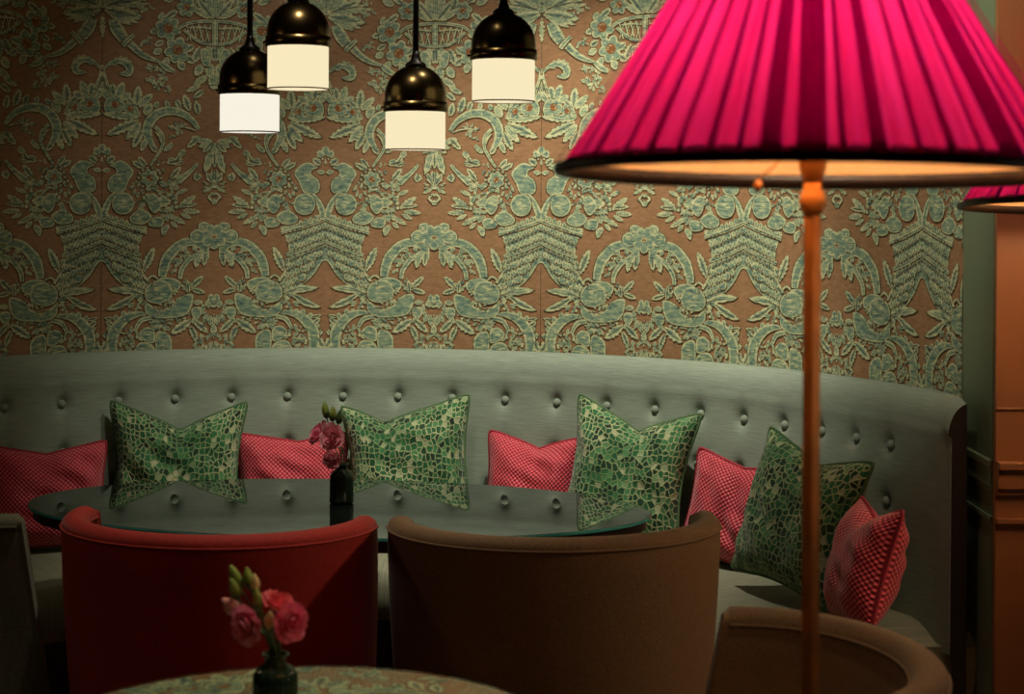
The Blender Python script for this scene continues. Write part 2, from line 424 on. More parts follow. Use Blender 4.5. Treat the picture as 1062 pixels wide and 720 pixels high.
# --- cornucopia pair and fruit (lower half of the repeat)
blob(A6((482, 500), (600, 478), (700, 440), (775, 395), (800, 500), (800, 610), (792, 720)) + A7((760, 80), (700, 170), (620, 240), (500, 285), (474, 225), (520, 130), (535, 20)) + A6((520, 580),), 0, 1.6, 3, 0)
for (x0, y0, x1, y1) in ((498, 520, 775, 420), (522, 590, 790, 480), (540, 650, 795, 545), (542, 705, 795, 600), (535, 765, 768, 668), (512, 832, 715, 748), (496, 888, 655, 826), (492, 925, 590, 890)):
    n = max(3, round((x1 - x0) / 34))
    for i in range(n):
        t = (i + .5) / n; x = lerp(x0, x1, t); y = lerp(y0, y1, t); k = 24
        leaf(A6((x, y + k * .9))[0], A6((x - 8, y - k * .9))[0], 5.2, 3, 1, 0, vein=False)
    d = [(119 - lerp(x0, x1, i / 10) / S6, 160 + (lerp(y0, y1, i / 10) + 30) / S6) for i in range(11)]
    for i in range(10):
        add([(d[i][0], d[i][1] - .5), (lerp(d[i][0], d[i + 1][0], .6), lerp(d[i][1], d[i + 1][1], .6) - .5), (lerp(d[i][0], d[i + 1][0], .6), lerp(d[i][1], d[i + 1][1], .6) + .7), (d[i][0], d[i][1] + .7)], 1, 7)
for (x0, y0, x1, y1) in ((484, 540, 800, 440), (520, 690, 800, 585)):
    band(A6((x0, y0), ((x0 + x1) / 2, (y0 + y1) / 2 + 6), (x1, y1)), (3.4, 3.8, 3.4), 5, .3)
for (x, y) in ((600, 90), (650, 130), (560, 200), (690, 60), (620, 190)):
    blob(A7((x - 26, y), (x, y - 24), (x + 28, y - 6), (x + 10, y + 26)), 3, 1.2, 3, 0)
blob(A6((570, 140), (600, 92), (660, 62), (730, 95), (692, 112), (685, 145), (728, 178), (742, 230), (720, 270), (640, 270), (610, 220), (598, 190)), 2, 1.3, 3, 7)
blob(A6((565, 345), (590, 290), (640, 272), (692, 290), (712, 345), (690, 400), (640, 418), (590, 400)), 4, 1.3, 3, 7)
band(A6((690, 278), (732, 330), (760, 400), (768, 450)), (4, 6, 7, 2), 3)
blob(A6((385, 360), (400, 310), (440, 278), (482, 300), (470, 370), (430, 410)), 3, 1.4, 3, 3)
blob(A6((450, 430), (520, 385), (592, 430), (580, 472), (500, 482)), 4, 1.4, 3, 4)
blob(A6((370, 450), (420, 432), (470, 460), (462, 495), (390, 502)), 3, 1.3, 3, 2)
leaf(A6((335, 488))[0], A6((378, 562))[0], 7, 3, 1, 0, .15)
leaf(A6((400, 300))[0], A6((330, 350))[0], 8, 2, 3)
flower(A6((465, 178))[0], 8.5, 7, 4, 0, .4)
for i in range(14):
    a = 2 * pi * i / 14; x, y = A6((465, 178))[0]; x += 11.4 * math.cos(a); y += 10.6 * math.sin(a)
    fill3([(x + 1.35 * math.cos(t), y + 1.35 * math.sin(t)) for t in [j * pi / 4 for j in range(8)]], 2, .5)
leaf(A6((488, 95))[0], A6((545, 35))[0], 6, 3, 3); leaf(A6((500, 110))[0], A6((585, 66))[0], 6.5, 3, 3)
leaf(A6((330, 185))[0], A6((262, 98))[0], 7, 2, 4); cluster(A6((300, 200))[0], 7, 12, 2, (4, 7)); cluster(A6((390, 110))[0], 5, 6, 1, (3, 5))
band(A6((150, 75), (210, 140), (280, 195)), (3, 5, 8), 3, .3)
cluster(A6((335, 240))[0], 7, 10, 2, (4, 7)); cluster(A6((500, 300))[0], 8, 14, 4, (3.5, 7)); cluster(A6((555, 250))[0], 6, 10, 4, (3, 6))
for b, t, w in (((275, 372), (160, 292), 7.5), ((248, 392), (128, 402), 6), ((262, 410), (190, 445), 5), ((335, 425), (228, 482), 6), ((325, 465), (282, 508), 5), ((290, 280), (215, 250), 5), ((265, 360), (150, 350), 5)):
    leaf(A6(b)[0], A6(t)[0], w, 2, 5, .35)
cluster(A6((330, 330))[0], 9, 18, 3, (4, 7)); cluster(A6((350, 400))[0], 6, 10, 3, (4, 7)); cluster(A6((420, 230))[0], 6, 8, 2, (3, 6)); cluster(A6((540, 360))[0], 4, 6, 4, (3, 5))
leaf(A6((150, 135))[0], A6((158, 195))[0], 8, 2, 2, .1); leaf(A6((170, 150))[0], A6((120, 170))[0], 5, 2, 2)
leaf(A6((345, 72))[0], A6((245, 50))[0], 4, 2, 3)
# hanging drop on the bouquet axis
for b, t, w in (((47, 120), (47, 210), 9), ((47, 215), (95, 130), 5), ((50, 235), (120, 270), 4), ((47, 90), (85, 40), 6)):
    leaf(A6(b)[0], A6(t)[0], w, 2, 3)
cluster(A6((60, 200))[0], 6, 10, 3, (3, 6))
for a0, a1 in (((20, 300), (50, 272)), ((50, 272), (80, 300)), ((80, 300), (50, 330)), ((50, 330), (20, 300))):
    band(A6(a0, a1), (2.2, 2.2), 3, .3, None)
leaf(A6((47, 320))[0], A6((47, 350))[0], 3, 4, 1, 0)
# bouquet apex and arches
band(A6((50, 600), (85, 640), (112, 665)), (4, 4.5, 5), 3, .3)
flower((113, 246.2), 12.5, 7, 5, pi / 2, .2)
blob(A6((100, 545), (150, 515), (195, 545), (190, 590), (140, 608), (105, 590)), 5, 1.6, 3, 3)
blob(A6((60, 500), (95, 468), (140, 480), (140, 520), (95, 535)), 4, 1.6, 3, 2)
band(A6((88, 715), (100, 650), (140, 612), (200, 600), (270, 625), (325, 680)) + A7((350, 60), (372, 125), (380, 180)), (5, 8, 8.5, 9, 10, 11, 11, 10, 8), 3, .2, 3, 5)
band(A7((185, 50), (228, 95), (255, 140), (262, 195)), (4, 5, 5, 4), 4, .3)
leaf(A7((105, -10))[0], A7((160, 122))[0], 9, 4, 5, .3, .1); leaf(A7((95, 0))[0], A7((105, 110))[0], 7, 3, 4)
cluster(A6((190, 675))[0], 8, 22, 3, (3, 6)); cluster(A7((250, 30))[0], 7, 16, 2, (3, 6)); cluster(A7((290, 110))[0], 7, 14, 2, (3, 6)); cluster(A6((240, 690))[0], 5, 10, 3, (3, 5))
leaf(A7((505, 142))[0], A7((432, -22))[0], 9.5, 3, 6, .3); leaf(A7((500, 125))[0], A7((540, 50))[0], 6, 2, 4)
band(A7((410, 192), (440, 172), (470, 188), (478, 215)), (1.6, 2, 2, 1.6), 5, .3, None)
band(A7((468, 215), (500, 170), (520, 130)), (2.6, 2.4, 1.4), 4, .3, None)
blob(A7((258, 220), (320, 186), (402, 190), (405, 225), (335, 235), (280, 272)), 5, 1.4, 3, 3)
blob(A7((322, 245), (345, 215), (400, 200), (468, 228), (496, 290), (470, 342), (400, 356), (335, 332), (312, 285)), 6, 1.5, 3, 8)
band(A7((432, 205), (436, 240)), (2, 3), 9, .3)
blob(A7((178, 300), (232, 300), (290, 335), (318, 375), (400, 400), (480, 350), (494, 395), (470, 432), (410, 455), (300, 452), (220, 432), (182, 372)), 4, 1.6, 3, 7)
cluster(A7((310, 330))[0], 5, 14, 6, (2.5, 5)); cluster(A7((380, 385))[0], 5, 10, 6, (2.5, 5)); cluster(A7((300, 290))[0], 4, 8, 6, (2.5, 4))
leaf(A7((498, 292))[0], A7((735, 258))[0], 8, 3, 4, .18, .04); leaf(A7((560, 300))[0], A7((748, 392))[0], 8, 3, 4, .15, -.05)
cluster(A7((530, 345))[0], 8, 18, 3, (4, 7)); cluster(A7((240, 235))[0], 5, 10, 4, (3, 6))
for b, t, w in (((192, 252), (108, 175), 7), ((190, 262), (95, 290), 6), ((205, 290), (215, 200), 5), ((100, 362), (-10, 345), 10), ((65, 350), (55, 295), 7), ((175, 355), (110, 350), 6), ((60, 350), (10, 385), 7),
                ((188, 470), (322, 560), 10), ((172, 470), (78, 555), 8), ((195, 512), (150, 598), 7), ((185, 490), (128, 425), 6), ((20, 490), (55, 562), 7), ((-5, 420), (40, 470), 7)):
    leaf(A7(b)[0], A7(t)[0], w, 3, 5, .3)
blob(A7((118, 395), (150, 382), (185, 395), (180, 445), (130, 452)), 3, 1.4, 3, 2)
cluster(A7((385, 480))[0], 9, 22, 3, (4, 7)); cluster(A7((60, 420))[0], 8, 16, 3, (4, 7)); cluster(A7((235, 460))[0], 6, 10, 3, (3, 6))
cluster(A7((90, 630))[0], 11, 22, 2, (4, 7)); cluster(A7((10, 620))[0], 9, 18, 2, (4, 7)); cluster(A7((110, 665))[0], 9, 14, 2, (4, 7))
band(A7((480, 425), (545, 425), (625, 455), (690, 530), (708, 610), (698, 720)), (3, 6, 10, 12, 11, 8), 3, .2, 3, 6)
band(A7((450, 450), (520, 470), (560, 540)), (4, 5, 3), 4)
for b, t, w in (((600, 428), (580, 400), 5), ((640, 440), (625, 400), 6), ((675, 470), (690, 425), 6), ((700, 500), (750, 465), 6), ((705, 530), (745, 508), 6), ((712, 560), (770, 560), 7), ((722, 585), (778, 675), 9), ((690, 455), (760, 445), 4)):
    leaf(A7(b)[0], A7(t)[0], w, 2, 3)
blob(A7((314, 610), (345, 555), (408, 542), (424, 610), (404, 720), (330, 720)), 4, 1.6, 3, 5)
blob(A7((430, 535), (485, 512), (530, 555), (490, 605), (430, 615)), 5, 1.5, 3, 4)
blob(A7((418, 680), (450, 625), (520, 612), (560, 660), (560, 740), (430, 740)), 6, 1.6, 3, 6)
cluster(A7((610, 560))[0], 7, 18, 4, (3, 6)); cluster(A7((640, 640))[0], 7, 18, 3, (3, 6)); cluster(A7((545, 590))[0], 5, 10, 4, (3, 6))
# --- C-scroll and acanthus (middle)
band(A3((112, 240), (160, 175), (240, 128), (330, 122), (405, 158), (448, 230), (440, 310), (385, 385)), (4, 6, 8, 9, 10, 10, 8, 1.5), 4, .2, 3, 8)
band(A3((400, 228), (352, 282), (350, 352), (385, 420), (430, 485)), (3.4, 3.6, 3.2, 3, 2.4), 5, .3)
band(A3((398, 262), (372, 290), (360, 330)), (1.4, 2, 1), 6, .3, None)
band(A3((130, 250), (180, 232), (240, 225)), (1, 1.4, 1), 3, .3, None)
for b, t, w in (((172, 118), (212, 8), 9), ((112, 140), (132, 48), 8), ((235, 100), (262, 40), 7), ((310, 95), (330, 50), 6), ((400, 100), (380, 60), 6), ((470, 150), (420, 72), 10), ((505, 168), (745, 148), 9), ((505, 190), (720, 288), 10.5), ((492, 205), (592, 318), 9), ((484, 250), (545, 370), 9),
                ((455, 305), (492, 392), 7), ((430, 345), (388, 398), 6), ((500, 165), (570, 90), 8), ((290, 350), (342, 388), 6), ((300, 365), (290, 330), 5)):
    leaf(A3(b)[0], A3(t)[0], w, 3, 6, .3)
blob(A3((605, 120), (600, 75), (650, 45), (700, 70), (695, 125), (650, 140)), 3, 1.5, 3, 4)
flower(A3((560, 112))[0], 7, 6, 4, 0, .5)
cluster(A3((260, 232))[0], 6, 12, 3, (3, 6)); cluster(A3((286, 282))[0], 1.5, 3, 3, (3, 4)); cluster(A3((235, 228))[0], 4, 6, 3, (3, 5))
for b, t, w in (((110, 290), (188, 366), 7), ((95, 300), (165, 300), 6), ((200, 380), (245, 425), 7), ((262, 468), (228, 408), 6), ((240, 455), (325, 468), 5), ((205, 460), (275, 478), 4), ((265, 440), (320, 452), 5)):
    leaf(A3(b)[0], A3(t)[0], w, 2, 4)
for k in range(9):
    a = R_(10 + k * 20); x, y = 113, 148
    leaf((x - 3 * math.cos(a), y + 3 * math.sin(a) * .6), (x - 19 * math.cos(a), y - 3 + 20 * math.sin(a)), 6, 3, 4)
leaf((111, 156), (103, 182), 9, 4, 3); leaf((113, 160), (113, 176), 6, 4, 3)
# bits on the cornucopia axis
leaf(A3((742, 400))[0], A3((742, 345))[0], 8, 3, 3); leaf(A3((720, 420))[0], A3((700, 370))[0], 7, 3, 3); leaf(A3((715, 470))[0], A3((660, 428))[0], 8, 3, 3); leaf(A3((745, 470))[0], A3((770, 425))[0], 6, 3, 2); leaf(A3((690, 518))[0], A3((745, 524))[0], 5, 3, 2)
cluster((1, 165), 5, 10, 3, (3, 6))
# --- fan palmette, horn and basket (upper)
for b, t, w in (((85, 95), (85, -60), 12), ((90, 92), (150, -70), 12), ((95, 92), (215, -40), 12), ((100, 95), (290, 5), 11), ((95, 108), (312, 150), 13), ((110, 90), (360, 62), 6), ((110, 80), (330, 35), 5), ((62, 112), (78, 295), 12), ((95, 112), (250, 200), 7), ((110, 120), (290, 185), 6)):
    leaf(A8(b)[0], A8(t)[0], w, 2, 7, .3)
cluster(A8((60, 40))[0], 9, 22, 4, (3, 6)); cluster(A8((100, 20))[0], 9, 18, 4, (3, 6)); cluster(A8((330, 62))[0], 6, 8, 2, (3, 6)); cluster(A8((285, 120))[0], 6, 10, 3, (3, 6))
band(A8((138, 165), (165, 225), (205, 285)), (9, 13, 11), 4, .2, 3, 3)
band(A8((200, 330), (215, 305), (262, 258)), (4, 5, 4), 6, .3)
band(A8((240, 312), (300, 370), (350, 398), (408, 418)), (8, 6.5, 5, 2.4), 4, .28)
band(A8((412, 420), (450, 455), (495, 478)), (5, 6.5, 3), 4, .28)
band(A8((300, 330), (312, 300), (345, 290)), (2.4, 2.6, 2), 3, .3); cluster(A8((345, 292))[0], 2.5, 5, 3, (3, 5))
band(A8((98, 470), (140, 432), (195, 425), (236, 455), (232, 495), (180, 500)), (2, 4, 6, 8, 7, 2), 4, .25)
for k in range(6):
    a = R_(200 + k * 32); x, y = A8((195, 455))[0]
    leaf((x + 4 * math.cos(a), y + 4 * math.sin(a)), (x + 12 * math.cos(a), y + 11 * math.sin(a)), 5, 3, 2)
for k in range(6):
    band(A8((64 + k * 7, 430 + 6 * k), (58 + k * 8, 500), (70 + k * 12, 600)), (1, 1.6, 1.2), 2 + k % 3, .3, None)
flower(A8((455, 208))[0], 12.5, 6, 4, .3, .42); flower(A8((510, 342))[0], 13, 6, 4, .8, .42); flower(A8((560, 75))[0], 9.5, 6, 4, .1, .4)
for b, t, w in (((420, 215), (350, 240), 8), ((410, 170), (425, 110), 8), ((440, 150), (510, 95), 8), ((420, 340), (370, 370), 8), ((430, 290), (380, 320), 7), ((460, 390), (430, 450), 8), ((520, 410), (545, 470), 9), ((560, 380), (610, 420), 9), ((480, 40), (410, 5), 8), ((530, 30), (470, -30), 9), ((610, 60), (600, -20), 8)):
    leaf(A8(b)[0], A8(t)[0], w, 3, 5)
for b, t, w in (((712, 140), (612, 5), 9), ((712, 135), (668, -35), 9), ((716, 132), (722, -50), 9), ((690, 140), (570, 55), 7)):
    leaf(A8(b)[0], A8(t)[0], w, 4, 6, .25)
band(A8((515, 210), (560, 178), (640, 160), (725, 156)), (3, 3.4, 3.2, 3), 5, .3)
band(A8((545, 215), (600, 262), (650, 292), (725, 300)), (3, 3, 3, 3), 5, .3)
band(A8((575, 200), (640, 196), (725, 205)), (1.6, 1.6, 1.6), 4, .3, None)
for x in (560, 595, 630, 665, 700):
    band(A8((x, 180), (x + 12, 230), (x + 26, 285)), (1.3, 1.3, 1.3), 4, .3, None); band(A8((x + 34, 178), (x + 18, 230), (x + 2, 285)), (1, 1, 1), 3, .3, None)
band(A8((716, 150), (716, 300)), (3, 3), 6, .3)
for b, t, w in (((640, 320), (600, 420), 10), ((690, 310), (672, 400), 10), ((716, 312), (716, 410), 9), ((600, 310), (555, 350), 8), ((650, 430), (612, 500), 10), ((700, 420), (690, 510), 11), ((716, 480), (716, 585), 12), ((680, 500), (600, 560), 8), ((640, 560), (560, 600), 6), ((660, 590), (600, 640), 7)):
    leaf(A8(b)[0], A8(t)[0], w, 3, 5)
blob(A8((640, 340), (680, 330), (700, 380), (690, 440), (650, 420)), 5, 1.5, 3, 3)
cluster(A8((380, 505))[0], 9, 18, 2, (4, 7)); cluster(A8((400, 550))[0], 6, 10, 2, (4, 6)); cluster(A8((440, 580))[0], 4, 5, 2, (4, 6))
for b, t, w in (((150, 640), (140, 560), 10), ((170, 650), (205, 550), 10), ((190, 660), (250, 620), 9), ((280, 690), (290, 570), 10), ((290, 700), (370, 620), 9), ((280, 705), (215, 640), 8), ((120, 660), (85, 590), 8)):
    leaf(A8(b)[0], A8(t)[0], w, 3, 6)
flower(A8((160, 690))[0], 9, 6, 4, 0, .45)
blob(A8((95, 700), (115, 650), (150, 655), (150, 730), (110, 745)), 4, 1.5, 3, 3)

PSC = .345 / 113
def clip_poly(poly, keep):
    """Sutherland-Hodgman against f(p) >= 0"""
    out = []; n = len(poly)
    for i in range(n):
        a, b = poly[i], poly[(i + 1) % n]; fa, fb = keep(a), keep(b)
        if fa >= 0: out.append(a)
        if (fa >= 0) != (fb >= 0):
            t = fa / (fa - fb); out.append((a[0] + (b[0] - a[0]) * t, a[1] + (b[1] - a[1]) * t))
    return out

# ------------------------------------------------------------------ the room
BC = Vector((-.5, 3.8)); RW = 1.66           # centre of the curved alcove, radius of its papered wall
TH0 = R_(93.0); TH_END = R_(15.2); TH_L = R_(150)
def wallp(th, z, off=0.0):
    r = RW - off; return (BC.x + r * math.cos(th), BC.y + r * math.sin(th), z)
CEIL = 2.95
def build_paper_wall():
    mb = MB(); n = 360; rows = []
    for z in (0, CEIL):
        rows.append([wallp(lerp(TH_L, TH_END, i / n), z) for i in range(n + 1)])
    mb.grid(rows[::-1], m=0)
    # thickness behind
    smax = (TH0 - TH_END) * RW; smin = (TH0 - TH_L) * RW
    P = .69
    for k in range(-3, 4):
        for sg in (1, -1):
            for idx, (lv, m, poly) in enumerate(EL):
                pl = [(k * P + sg * max(0, min(113.0, u)) * PSC, EYE + (H0 - v) * 5.46 / F) for u, v in poly]
                s0 = min(p[0] for p in pl); s1 = max(p[0] for p in pl)
                if s0 > smax or s1 < smin: continue
                if s1 > smax: pl = clip_poly(pl, lambda p: smax - p[0])
                if s0 < smin: pl = clip_poly(pl, lambda p: p[0] - smin)
                if len(pl) < 3: continue
                A = sum(pl[i - 1][0] * pl[i][1] - pl[i][0] * pl[i - 1][1] for i in range(len(pl)))
                if A < 0: pl = pl[::-1]
                off = .0006 + lv * .00030 + (idx % 17) * .000015
                a0 = min(p[0] for p in pl); a1 = max(p[0] for p in pl); ns = max(1, math.ceil((a1 - a0) / .022))
                for j in range(ns):               # narrow strips follow the curve of the wall
                    lo_, hi_ = a0 + (a1 - a0) * j / ns, a0 + (a1 - a0) * (j + 1) / ns
                    pj = pl
                    if j > 0: pj = clip_poly(pj, lambda p: p[0] - lo_)
                    if j < ns - 1: pj = clip_poly(pj, lambda p: hi_ - p[0])
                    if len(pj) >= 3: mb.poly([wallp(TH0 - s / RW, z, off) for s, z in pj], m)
    for k in (-1, 1):                             # paper seams
        s = k * P; mb.poly([wallp(TH0 - (s - .0011) / RW, 0, .0006), wallp(TH0 - (s + .0011) / RW, 0, .0006), wallp(TH0 - (s + .0011) / RW, CEIL, .0006), wallp(TH0 - (s - .0011) / RW, CEIL, .0006)], 1)
    return struct(mb.build('wall_back', WP))
build_paper_wall()
XE = BC.x + RW * math.cos(TH_END); YE = BC.y + RW * math.sin(TH_END); YP = 3.97
def chair_rail_y(mb, x, y0, y1, s, m=0):      # rail along Y, sticking out towards -X
    for z0, z1, d in ((.835, .850, .004), (.850, .895, .007), (.895, .912, .011), (.770, .783, .005)):
        mb.box((x - d, y0, z0), (x, y1, z1), m)
mb = MB(); mb.box((XE, YP, 0), (XE + .12, YE + .1, CEIL)); struct(mb.build('wall_right', M['green_paint']))
mb = MB(); chair_rail_y(mb, XE, YP + .001, YE, 1); struct(mb.build('trim_1', M['green_paint'], bevel=.003))
mb = MB(); mb.box((XE + .002, YP - .02, 0), (3.1, YP + .0, CEIL)); struct(mb.build('wall_far_right', M['brown_paint']))
mb = MB()
for z0, z1, d in ((.835, .850, .010), (.850, .895, .018), (.895, .912, .028), (.770, .783, .012), (1.028, 1.034, .004)):
    mb.box((XE + .003, YP - .02 - d, z0), (3.1, YP - .0201, z1))
struct(mb.build('trim_2', M['brown_paint'], bevel=.003))
mb = MB(); mb.box((-3.3, -1.6, -.05), (3.2, 6, 0)); struct(mb.build('floor', M['carpet']))
mb = MB(); mb.box((-3.3, -1.6, CEIL), (3.2, 6, CEIL + .05)); struct(mb.build('ceiling', M['ceiling']))
mb = MB(); mb.box((-3.3, -1.6, 0), (-3.2, 4.7, CEIL)); struct(mb.build('wall_left', M['dark_paint']))
mb = MB(); mb.box((3.1, -1.6, 0), (3.2, 4.1, CEIL)); struct(mb.build('wall_east', M['dark_paint']))
mb = MB(); mb.box((-3.2, -1.6, 0), (3.1, -1.5, CEIL)); struct(mb.build('wall_front', M['dark_paint']))
xl, yl, _ = wallp(TH_L, 0)
mb = MB(); mb.box((-3.2, yl, 0), (xl, yl + .06, CEIL)); struct(mb.build('wall_back_left', M['dark_paint']))

# ------------------------------------------------------------------ banquette
def bp(th, r, z): return Vector((BC.x + r * math.cos(th), BC.y + r * math.sin(th), z))
banq = thing('banquette', 'curved sage green upholstered banquette with a buttoned back along the papered wall', 'banquette', (BC.x, BC.y, 0))
Mloc = Matrix.Translation(Vector((-BC.x, -BC.y, 0)))
T0, T1 = R_(9.7), R_(149)
RB = 1.51
ZT = 1.041
btn_step = .168 / RB
# button angles: measured from the photo's row (one at px 356) 
th_ref = math.atan2(5.29 - BC.y, -.515 - BC.x)
BT = [th_ref + (k * btn_step if k > 0 else k * btn_step + 0.85e-4 * abs(k) ** 3 / RB) for k in range(-14, 9)]
BT = [t for t in BT if R_(16.5) < t < R_(147)]
ROWS = (.897, .757)
def back_r(z):
    return 1.462 + (min(z, .93) - .45) / .48 * .05
def build_back():
    mb = MB(); n = 520
    prof = []                                       # (dr, z, is_face)
    zs = [.44 + i * (.96 - .44) / 46 for i in range(47)]
    for z in zs: prof.append((back_r(z) - RB, z, 1))
    r0 = prof[-1][0]
    for i in range(1, 15):                          # rolled top
        a = i / 14 * pi / 2
        prof.append((r0 + .055 * (1 - math.cos(a)) + .003, .96 + (ZT - .96) * math.sin(a), 0))
    prof.append((.092, ZT - .002, 0)); prof.append((.104, ZT - .012, 0)); prof.append((.108, ZT - .03, 0)); prof.append((.108, .02, 0))
    rows, uvs = [], []
    for (dr, z, f) in prof:
        row, uv = [], []
        for i in range(n + 1):
            th = lerp(T1, T0, i / n)
            # end corner: rounds over
            e = 1 - sstep(T0, T0 + R_(2.2), th)
            d = dr; zz = z
            if not f or z > .93: zz = z - .012 * e * e
            if d > .03: d = lerp(d, min(d, .052), 1 - sstep(T0, T0 + R_(9), th))
            d += .012 * e * e if f else 0
            d += (.03 + max(0, .93 - zz) * .10 * f) * (1 - sstep(T0, R_(27), th))
            if f:
                for b in BT:
                    ds = (th - b) * RB
                    if abs(ds) > .09: continue
                    for zr in ROWS:
                        dz = z - zr; q2 = ds * ds + dz * dz
                        d += .016 * math.exp(-q2 / (2 * .013 ** 2)) + .006 * math.exp(-q2 / (2 * .034 ** 2)) + .004 * math.exp(-(ds / .012) ** 2) * math.exp(-abs(dz) / .045)
            row.append(bp(th, RB + d, zz)); uv.append((-(th) * RB, zz))
        rows.append(row); uvs.append(uv)
    ids = mb.grid(rows, uvs)
    for col, rev in ((0, False), (n, True)):
        ring = [ids[i][col] for i in range(len(prof))]
        mb.face(ring if rev else ring[::-1], 1, False)
    return mb.build('backrest', [M['banq'], M['end_panel']], banq, M=Mloc)
build_back()
def button_mesh():
    mb = MB(); mb.lathe([(0.0001, .0100), (.0045, .0096), (.009, .0075), (.012, .003), (.0125, -.002), (.010, -.004)], 16)
    return mb
bproto = None
for zr in ROWS:
    for b in BT:
        if bproto is None:
            bproto = button_mesh().build('button', M['banq'], banq); o = bproto
        else:
            o = bproto.copy(); C.objects.link(o); o.parent = banq
        nrm = Vector((-math.cos(b), -math.sin(b), 0.1)).normalized()
        o.rotation_euler = nrm.to_track_quat('Z', 'Y').to_euler()
        p = bp(b, back_r(zr) + .016 + .03 * (1 - sstep(T0, R_(27), b)), zr); o.location = p - Vector((BC.x, BC.y, 0))
TS0, TS1 = R_(10.6), R_(149)
def build_seat():
    mb = MB(); n = 160
    prof = [(1.52, .497), (1.40, .502), (1.28, .502), (1.15, .497), (1.07, .488), (1.03, .474), (1.012, .452), (1.005, .43), (1.006, .36), (1.02, .335), (1.06, .33), (1.50, .33)]
    rows, uvs = [], []
    for r, z in prof:
        row, uv = [], []
        for i in range(n + 1):
            th = lerp(TS1, TS0, i / n); e = 1 - sstep(TS0, TS0 + R_(6), th)
            zz = z - (.045 * e * e if z > .43 else 0)
            rr = r + (.12 if r > 1.45 else 0) * 1.0
            row.append(bp(th, rr, zz)); uv.append((r * 1.0, -th * 1.3))
        rows.append(row); uvs.append(uv)
    ids = mb.grid(rows, uvs)
    for col in (0, n):
        ring = [ids[i][col] for i in range(len(prof))]; mb.face(ring, 0, False)
    mb.build('seat', M['banq_seat'], banq, M=Mloc)
    mb = MB()
    rows = []
    for r, z in ((1.56, .331), (1.08, .331), (1.08, 0.0), (1.56, 0.0)):
        rows.append([bp(lerp(TS1, TS0 + R_(1), i / 80), r, z) for i in range(81)])
    ids = mb.grid(rows, close_v=True, smooth=False)
    for col in (0, 80): mb.face([ids[i][col] for i in range(4)], 0, False)
    mb.build('plinth', M['dark_wood'], banq, M=Mloc)
build_seat()

# ------------------------------------------------------------------ cushions
def pillow(w, h, t, dent, ear, seed, N=34, pinch=.16, floor_flat=.0):
    rg = random.Random(seed); ph = [rg.uniform(0, 6.28) for _ in range(6)]
    def surf(u, v, side):
        # outline pinches between corners so that the corners read as ears
        kc = 1 - .085 * abs(u * v) ** 6
        x = u * (w / 2) * kc * (1 - pinch * (1 - v * v) * abs(u) ** 2)
        z = v * (h / 2) * kc * (1 - pinch * .8 * (1 - u * u) * abs(v) ** 2)
        prof = max(0, (1 - abs(u) ** 3.4) * (1 - abs(v) ** 3.4)) ** .66
        prof *= .62 + .38 * (1 - .5 * (u * u + v * v))
        y = side * t / 2 * prof
        tv = (v + 1) / 2
        g = math.exp(-((u - dent[1]) / .34) ** 2)
        g2 = math.exp(-abs(u - dent[1]) / .42)
        z -= dent[0] * h * g2 * tv ** 2.2
        y += side * -.22 * t * g * tv ** 1.5 * prof * .8
        # ears stand up
        z += ear * h * abs(u) ** 3 * tv ** 3
        cr = .006 * math.sin(9 * u + ph[0] + 3 * v) * math.sin(5 * v + ph[1]) * prof + .008 * math.sin(14 * (u * .6 + v * .8) + ph[2]) * prof * max(0, math.cos(3 * (u - v) + ph[3]))
        y += side * cr
        return Vector((x, y, z))
    mb = MB()
    for side in (-1, 1):
        rows, uvs = [], []
        for i in range(N + 1):
            v = -1 + 2 * i / N; v = math.sin(v * pi / 2) * .35 + v * .65
            row, uv = [], []
            for j in range(N + 1):
                u = -1 + 2 * j / N; u = math.sin(u * pi / 2) * .35 + u * .65
                row.append(surf(u, v, side)); uv.append(((u + 1) / 2 * w / .45 + seed * .37, (v + 1) / 2 * h / .45 + seed * .61))
            rows.append(row if side == -1 else row[::-1]); uvs.append(uv if side == -1 else uv[::-1])
        mb.grid(rows, uvs)
    edge = []
    K = 24
    for a in range(K): edge.append(surf(-1 + 2 * a / K, 1, -1))
    for a in range(K): edge.append(surf(1, 1 - 2 * a / K, -1))
    for a in range(K): edge.append(surf(1 - 2 * a / K, -1, -1))
    for a in range(K): edge.append(surf(-1, -1 + 2 * a / K, -1))
    return mb, edge
def cushion(name, label, kind, px, r, cz, w, h, t, dent, ear, lean, dyaw, roll, seed, group, yaw=None):
    # solve for the point on circle r seen in column px
    k = (px - XC) / F; lo, hi = 3.8, 5.4
    for _ in range(50):
        D = (lo + hi) / 2
        if (k * D - BC.x) ** 2 + (D - BC.y) ** 2 > r * r: hi = D
        else: lo = D
    X = k * D; th = math.atan2(D - BC.y, X - BC.x)
    mb, edge = pillow(w, h, t, dent, ear, seed, pinch=.20 if kind == 'g' else .15)
    e = thing(name, label, 'cushion', (X, D, cz), 0, group)
    yw = (th - pi / 2) + R_(dyaw) if yaw is None else R_(yaw)
    e.rotation_euler = (Matrix.Rotation(yw, 3, 'Z') @ Matrix.Rotation(-R_(lean), 3, 'X') @ Matrix.Rotation(R_(roll), 3, 'Y')).to_euler()
    mb.build('cover', M['scales'] if kind == 'g' else M['redweave'], e)
    pm = MB(); pm.tube(edge, .0045, 6, closed=True); pm.build('piping', M['green_pipe'] if kind == 'g' else M['red_pipe'], e)
    return e
GG, RG = 'green patterned cushions on the banquette', 'red woven cushions on the banquette'
cushion('green_cushion', 'green scale-patterned cushion furthest left, standing behind the oval table', 'g', 185, 1.385, .705, .43, .41, .16, (.15, .03), .04, 11, -12, 1, 1, GG)
